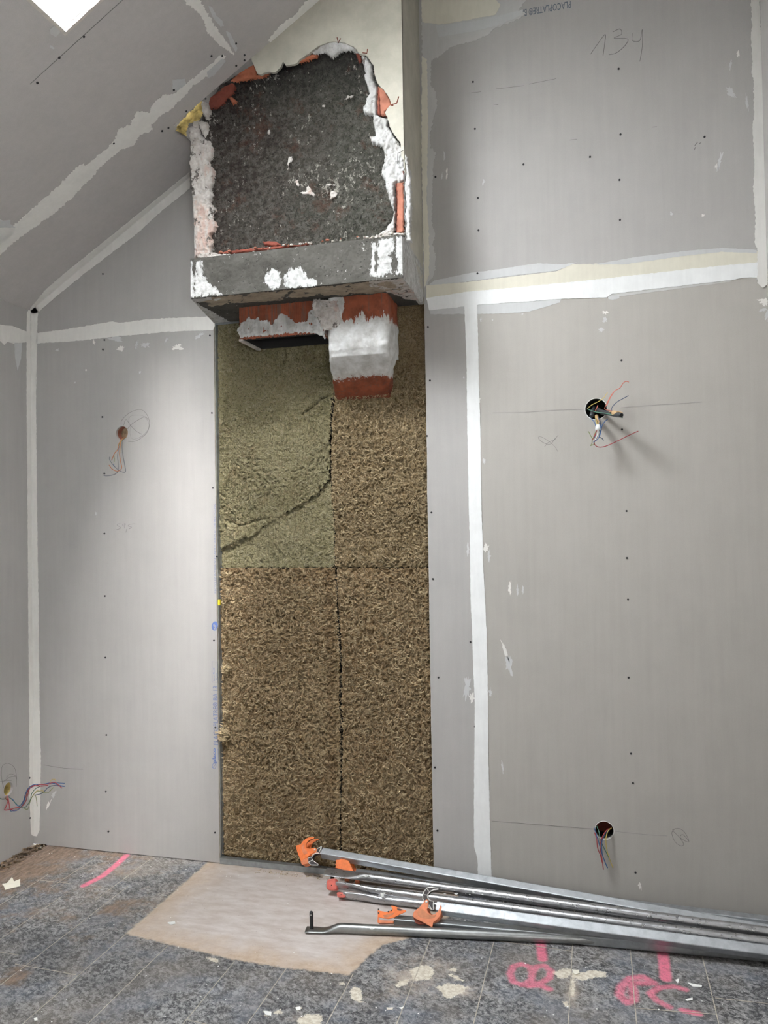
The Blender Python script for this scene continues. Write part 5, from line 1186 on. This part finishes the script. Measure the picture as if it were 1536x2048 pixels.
outline_rim(e1, fr1, q4([(310, 505), (355, 478)]), closed=False); outline_rim(e1, fr1, q4([(490, 290), (465, 360)]), closed=False)
claw = q4([(110, 255), (150, 245), (185, 235), (210, 195), (260, 150), (320, 125), (398, 128), (390, 142), (330, 165), (285, 205), (270, 250), (275, 285), (320, 305), (370, 292), (415, 292), (435, 318), (425, 345), (380, 365), (330, 395), (300, 430), (285, 440), (190, 495), (150, 400), (120, 310)])
bplate('orange_claw', fr1, pxf(fr1, claw), .004, M['orange'], e1, .014)
bplate('orange_claw', fr1, pxf(fr1, [(x+4, y-1) for x, y in claw]), .004, M['orange'], e1, -.022)
bplate('claw_bridge', fr1, pxf(fr1, q4([(110, 255), (130, 250), (215, 478), (300, 432), (310, 500), (235, 550), (190, 495), (150, 400), (120, 310)])), .032, M['orange'], e1, -.018)
bplate('claw_bridge', fr1, pxf(fr1, q4([(185, 495), (290, 440), (305, 490), (300, 530), (230, 552), (205, 545)])), .040, M['orange2'], e1, -.020)
bplate('claw_recess', fr1, pxf(fr1, q4([(200, 260), (235, 230), (240, 290), (285, 345), (290, 375), (240, 395), (215, 350), (200, 300)])), .0006, M['orange2'], e1, .018)
def rivet(par, fr, px, r=.004, h=.018, m='castalu'):
    p = pxf(fr, [px])[0]; mesh('rivet', *tube([fr.at(*p, h-.002), fr.at(*p, h+.0016), fr.at(*p, h+.0022)], [r, r, r*.6], 12), M[m], LAST.get(id(par), par), True)
rivet(e1, fr1, q4([(403, 318)])[0])
adopt(e1)

# second square pole behind the pipes
e2 = empty('scaffold_pole', (2.0, -.05, .03), 'square zinc pole half hidden behind the pipes, its orange claw turned down', 'scaffold pole', GRP)
a2 = np.array(FL(712, 1748, .040)); b2_ = np.array(FL(1545, 1842, .030)); d2 = (b2_-a2)/np.linalg.norm(b2_-a2)
b2_ = np.array([3.30, a2[1]+(3.30-a2[0])*d2[1]/d2[0]*.9-.005, .026])
sqtube('square_tube', a2, b2_, math.radians(-8), .034, .034, M['alu'], e2)
fr2 = planeframe(a2, d2, VIEWN)
cl2 = q4([(710, 545), (735, 530), (720, 490), (740, 475), (780, 475), (800, 460), (850, 450), (895, 460), (925, 500), (960, 570), (1000, 655), (980, 690), (900, 680), (850, 640), (800, 620), (740, 605), (715, 600), (730, 570)])
bplate('orange_claw', fr2, pxf(fr2, cl2), .004, M['orange'], e2, .020)
bplate('orange_claw', fr2, pxf(fr2, [(x+5, y+1) for x, y in cl2]), .004, M['orange'], e2, -.020)
bplate('claw_bridge', fr2, pxf(fr2, q4([(850, 452), (895, 462), (925, 502), (1000, 655), (985, 655), (915, 515), (885, 475), (845, 465)])), .034, M['orange'], e2, -.014)
bplate('cast_hook', fr2, pxf(fr2, q4([(840, 700), (920, 720), (910, 790), (860, 795)])), .02, M['orange2'], e2, -.006); bplate('cast_hook', fr2, pxf(fr2, q4([(1010, 780), (1070, 770), (1075, 815), (1030, 835), (1005, 820)])), .015, M['orange2'], e2, -.004)
adopt(e2)

# pipe with flattened end lying on top
e3 = empty('scaffold_pipe', (2.3, -.1, .05), 'steel pipe with flat tongue end and black pin below, uppermost of the pipes', 'scaffold pipe', GRP)
a3 = np.array(FL(650, 1743, .062)); b3_ = np.array(FL(1560, 1867, .062))
_, (pa, pd, ps, pu) = pipe('round_pipe', a3, b3_, .017, M['steel'], e3, .10, 1.5, .2, math.radians(-15))
d3 = (b3_-a3)/np.linalg.norm(b3_-a3); pp_ = a3+d3*.035
mesh('locking_pin', *tube([pp_+np.array([0, -.004, 0]), pp_+np.array([0.001, -.008, -.030]), pp_+np.array([.001, -.009, -.050])], [.008, .008, .007], 10), M['blackp'], e3, True)
adopt(e3)
# pipes with red end caps
def redpipe(px, pxb, z0, z1, r, label, capr, m, flat=.07):
    e = empty('scaffold_pipe', (2.3, -.2, .03), label, 'scaffold pipe', GRP)
    a_ = np.array(FL(*px, z0)); b_ = np.array(FL(*pxb, z1)); d_ = (b_-a_)/np.linalg.norm(b_-a_)
    pipe('round_pipe', a_+d_*.012, b_, r, m, e, flat, 1.35, .55, math.radians(60))
    fr = planeframe(a_, d_, (-.05, -.85, .45))
    cpx = capr
    o = bplate('red_end_cap', fr, pxf(fr, cpx), .030, M['redcap'], e, -.014, .004)
    c_ = pxf(fr, [(sum(p[0] for p in cpx)/len(cpx), sum(p[1] for p in cpx)/len(cpx))])[0]
    mesh('cap_hole', *tube([fr.at(*c_, .0155), fr.at(*c_, .0164)], .0022, 10), M['hole'], o); adopt(e); return e
e4 = redpipe((668, 1770), (1560, 1888), .040, .052, .017, 'steel pipe with larger faded red end cap, left ends paint spattered', q4([(580, 790), (610, 760), (715, 748), (740, 860), (742, 915), (700, 930), (600, 925), (578, 900)]), M['steel'])
redpipe((682, 1790), (1500, 1880), .019, .022, .016, 'steel pipe with smaller faded red end cap, lowest of the red capped pair', q4([(730, 975), (750, 955), (855, 965), (868, 1020), (860, 1042), (745, 1038)]), M['steel'])

# front square pole with open hook and faded orange claw
e6 = empty('scaffold_pole', (2.6, -.4, .06), 'square zinc pole with raised cast hook and faded orange claw, front of the pile', 'scaffold pole', GRP)
a6 = np.array(FL(874, 1816, .078)); b6 = np.array(FL(1560, 1908, .050)); d6 = (b6-a6)/np.linalg.norm(b6-a6)
sqtube('square_tube', a6, b6, math.radians(-38), .036, .036, M['alu'], e6)
fr6 = planeframe(a6, d6, VIEWN)
arm = q5([(985, 340), (980, 400), (985, 470), (960, 468), (905, 430), (915, 395), (905, 350), (850, 340), (820, 300), (820, 240), (845, 180), (890, 130), (960, 125), (1055, 140), (1055, 158), (980, 165), (930, 190), (900, 225), (890, 270), (915, 315), (940, 330)])
bplate('cast_hook', fr6, pxf(fr6, arm), .026, M['castdark'], e6, -.013)
outline_rim(e6, fr6, arm, .0021, .0135)
for s_ in ([(835, 238), (890, 245)], [(888, 150), (915, 190)], [(915, 400), (960, 465)]): outline_rim(e6, fr6, q5(s_), .0018, .0135, closed=False)
cl6 = q5([(850, 335), (880, 315), (912, 325), (918, 360), (905, 400), (905, 440), (890, 470), (905, 510), (960, 548), (1010, 540), (1060, 490), (1090, 420), (1102, 390), (1115, 440), (1110, 520), (1090, 570), (1040, 630), (985, 670), (975, 740), (955, 738), (820, 660), (700, 600), (668, 570), (690, 500), (740, 460), (790, 420)])
bplate('orange_claw', fr6, pxf(fr6, cl6), .004, M['orange2'], e6, .018)
bplate('orange_claw', fr6, pxf(fr6, [(x+2, y-2) for x, y in cl6]), .004, M['orange2'], e6, -.022)
bplate('claw_bridge', fr6, pxf(fr6, q5([(668, 572), (700, 600), (960, 738), (975, 690), (985, 700), (960, 690), (760, 690), (710, 670), (690, 630)])), .030, M['brickdark'], e6, -.018)
bplate('claw_bridge', fr6, pxf(fr6, q5([(1110, 430), (1116, 500), (1100, 570), (1050, 640), (985, 680), (985, 660), (1040, 615), (1085, 550), (1100, 490)])), .032, M['orange2'], e6, -.015)
bplate('claw_recess', fr6, pxf(fr6, q5([(740, 520), (770, 470), (830, 465), (880, 520), (940, 555), (1000, 560), (1040, 540), (1010, 590), (940, 615), (860, 612), (790, 590), (755, 560)])), .0006, M['orangein'], e6, .022)
rivet(e6, fr6, q5([(882, 352)])[0], .005, .022)
adopt(e6)
# square pole flat on the floor, its claw showing its edge
e7 = empty('scaffold_pole', (2.4, -.4, .02), 'low square pole with a narrow orange claw, between the front pole and dull pipe', 'scaffold pole', GRP)
a7 = np.array(FL(790, 1842, .022)); b7 = np.array(FL(1560, 1912, .020)); d7 = (b7-a7)/np.linalg.norm(b7-a7)
sqtube('square_tube', a7, b7, math.radians(-4), .034, .034, M['galv'], e7)
fr7 = planeframe(a7, d7, VIEWN)
cl7 = q5([(135, 490), (150, 470), (165, 488), (250, 505), (300, 500), (345, 480), (365, 465), (335, 415), (375, 412), (430, 435), (500, 465), (572, 485), (560, 510), (470, 550), (380, 600), (300, 615), (220, 605), (150, 585), (150, 670), (135, 670), (138, 560)])
bplate('orange_claw', fr7, pxf(fr7, cl7), .006, M['orange'], e7, .020)
bplate('claw_recess', fr7, pxf(fr7, q5([(430, 455), (480, 460), (530, 480), (480, 492), (440, 482)])), .0006, M['castdark'], e7, .026)
bplate('claw_recess', fr7, pxf(fr7, q5([(220, 560), (300, 545), (400, 515), (370, 550), (300, 590), (240, 595)])), .0006, M['orangein'], e7, .026)
bplate('claw_bridge', fr7, pxf(fr7, q5([(140, 630), (380, 640), (378, 676), (140, 680)])), .024, M['orange2'], e7, .0)
for p in ((150, 470), (152, 525), (300, 505), (345, 485)): rivet(e7, fr7, q5([p])[0], .0028, .026, 'castdark')
adopt(e7)
# foremost dull pipe with cranked flat end and upright black pin
e8 = empty('scaffold_pipe', (2.2, -.45, .02), 'dull steel pipe with cranked flat end and upright black pin, nearest the camera', 'scaffold pipe', GRP)
A8 = np.array(FL(612, 1858, .008)); B8 = np.array(FL(900, 1863, .018)); C8 = np.array(FL(1110, 1874, .018)); D8 = np.array([3.2, -.30, .018])
dirb = (C8-B8)/np.linalg.norm(C8-B8); st8 = A8
e_ = C8+dirb*.62
V = []; Fc = []; seg = 22; pts = []
for t in np.linspace(0, 1, 90):
    L = np.linalg.norm(e_-A8)*t
    base = A8*(1-t)+e_*t; f = 1-min(1, max(0, (L-.065)/.07)); f = f*f*(3-2*f)
    base[2] = .018*(1-f)+.0065*f
    pts.append((base, f, L))
dd8 = (e_-A8)/np.linalg.norm(e_-A8); sd = np.cross(dd8, [0, 0, 1]); up_ = np.cross(sd, dd8)
for base, f, L in pts:
    for k in range(seg): an = 2*math.pi*k/seg; V.append(base+sd*.0175*(1+.30*f)*math.cos(an)+up_*.0175*(1-.74*f)*math.sin(an))
n = len(pts)
for i in range(n-1):
    for k in range(seg): Fc.append((i*seg+k, i*seg+(k+1) % seg, (i+1)*seg+(k+1) % seg, (i+1)*seg+k))
Fc.append(tuple(range(seg))); Fc.append(tuple((n-1)*seg+k for k in reversed(range(seg))))
mesh('round_pipe', V, Fc, M['steeld'], e8, True)
pb = A8+dd8*.022; pb[2] = .008; tp = pb+np.array([-.001, 0, .068])
pin = mesh('locking_pin', *tube([pb, pb+(tp-pb)*.92, tp], [.0072, .0072, .004], 12), M['blackp'], e8, True)
mesh('pin_hole', *tube([pb+np.array([0, -.0076, .056]), pb+np.array([0, -.0070, .058])], .0022, 8), M['castalu'], pin)
adopt(e8)
# far pole peeping out at the right behind the long one
e9 = empty('scaffold_pole', (3.2, -.06, .02), 'dark flat rail tight to the wall behind the poles at far right', 'rail')
a9 = np.array(FL(1390, 1826, .034)); b9 = np.array(FL(1545, 1848, .034)); boxo_ = None
d9 = (b9-a9)/np.linalg.norm(b9-a9)
sqtube('square_tube', a9-d9*.35+np.array([0, 0, -.016]), b9+np.array([0, 0, -.016]), 0, .030, .032, M['galv'], e9)
adopt(e9)
def spatter(px, z, par, n, spread, seed, up=.0175):
    R = np.random.default_rng(seed); inv = None
    for i in range(n):
        bm = bmesh.new(); bmesh.ops.create_icosphere(bm, subdivisions=2, radius=1)
        c_ = FL(px[0]+R.normal(0, spread[0]), px[1]+R.normal(0, spread[1]), z)
        r = R.uniform(.0015, .0045)
        for v in bm.verts: v.co = Vector((v.co.x*r*1.6, v.co.y*r*.8, v.co.z*r*.35))
        bmesh.ops.translate(bm, verts=bm.verts, vec=Vector(c_)); o = bmo('paint_spatter', bm, M['chipw'], par, True); o.matrix_parent_inverse = Matrix.Translation(-Vector(par.location))
spatter((766, 1787), .052, e4, 16, (5, 3), 1); spatter((735, 1752), .076, e3, 6, (8, 1.5), 2); spatter((918, 1788), .072, e3, 8, (14, 1.5), 3)
spatter((745, 1858), .032, e8, 2, (3, 1), 4)

# ------------------------------------------------------------------ debris on the floor
def chip(px, m='chip', th=.0012, label=None, name='floor_fleck', lift=.0):
    poly = rag(px2(FF, px), .004, .0012, 80, len(px)); o = plate(name, FF, poly, th, M[m], None if label else fl, .0006+lift)
    if label: tag(o, label[0], label[1])
    return o
chip([(4, 1769), (14, 1767), (24, 1755), (28, 1764), (40, 1759), (40, 1773), (22, 1777), (10, 1781), (8, 1773)], 'paper', .002, ('torn cream paper scrap on the brown floor by the left wall', 'paper scrap'), 'paper_scrap')
r4 = lambda pts: [(900+a/2.415, 1680+b/2.415) for a, b in pts]
chip(r4([(590, 628), (622, 630), (626, 645), (608, 652), (592, 642)]), 'paper', .002, ('curled pale flake lying on the tan glue spot between the pink marks', 'flake'), 'plaster_flake')
s1 = lambda pts: [(a/2.0, 1660+b/2.0) for a, b in pts]; s2 = lambda pts: [(768+a/2.0, 1740+b/2.0) for a, b in pts]
chip(s1([(1180, 712), (1200, 708), (1202, 720), (1188, 724)]), 'chipw')
chip(s1([(1055, 725), (1085, 728), (1085, 745), (1062, 740)]), 'chipw')
chip(s2([(1215, 452), (1245, 458), (1272, 462), (1270, 470), (1235, 468)]), 'chipw'); chip(s2([(1165, 440), (1180, 436), (1176, 455)]), 'chipw')
chip(s2([(1205, 518), (1235, 512), (1235, 522), (1212, 526)]), 'chipw'); chip(s2([(10, 552), (38, 552), (34, 560), (12, 560)]), 'chip'); chip(s2([(60, 552), (80, 548), (70, 560)]), 'chipw')
chip(s1([(670, 370), (700, 366), (702, 376), (680, 380)]), 'chipw', .0008)
chip(s1([(135, 755), (148, 752), (150, 762), (138, 764)]), 'chipw')
R2 = np.random.default_rng(21)
V = []; Fc = []
for i in range(260):
    x = R2.uniform(.05, 3.3); y = R2.uniform(-1.4, -.03) if i % 3 else R2.uniform(-.12, -.02); r = R2.uniform(.0012, .0035); b0 = len(V); a0 = R2.random()*6
    for k in range(5): V.append((x+r*math.cos(a0+k*1.257)*R2.uniform(.6, 1.3), y+r*math.sin(a0+k*1.257)*R2.uniform(.6, 1.3), .0008))
    V.append((x, y, .002)); Fc += [(b0+k, b0+(k+1) % 5, b0+5) for k in range(5)]
o = mesh('plaster_grit', np.array(V), np.array(Fc), M['chipw']); tag(o, 'fine white plaster grit scattered over the floor tiles', 'debris', None, 'stuff')
# splintered fibres and dirt along the left wall foot
V = []; Fc = []
for i in range(110):
    t = R2.random()**1.3; x = R2.uniform(.005, .08)*(1-.3*t); y = -t*.42-.01; a = R2.normal(1.3, .5); L = R2.uniform(.01, .06); w = R2.uniform(.001, .003); h = R2.uniform(.002, .014)
    b0 = len(V); dx, dy = math.cos(a)*L, math.sin(a)*L*.6; dy = min(dy, -.003-y); x2 = max(.003, x+dx)
    V += [(x, y, .001), (x2, y+dy, .001+h*.5), (x2, y+dy-w, .001), (x, y-w, h)]; Fc += [(b0, b0+1, b0+2, b0+3)]
o = mesh('splintered_underlay', np.array(V), np.array(Fc), M['wood']); tag(o, 'brown splintered underlay crumbs along the foot of the left wall', 'debris', None, 'stuff')
V = []; Fc = []
for i in range(160):
    x = R2.uniform(1.2, 1.98); y = R2.uniform(-.055, -.008); a = R2.random()*6.28; L = R2.uniform(.004, .018); w = R2.uniform(.0006, .0018); b0 = len(V)
    x2 = x+math.cos(a)*L; y2 = min(-.008, y+math.sin(a)*L)
    V += [(x, y, .001), (x2, y2, .003), (x2+w, y2-w, .0015), (x+w, y-w, .004)]; Fc.append((b0, b0+1, b0+2, b0+3))
o = mesh('fallen_wool_crumbs', np.array(V), np.array(Fc), M['fibre']); tag(o, 'brown wool crumbs fallen in front of the floor channel', 'debris', None, 'stuff')
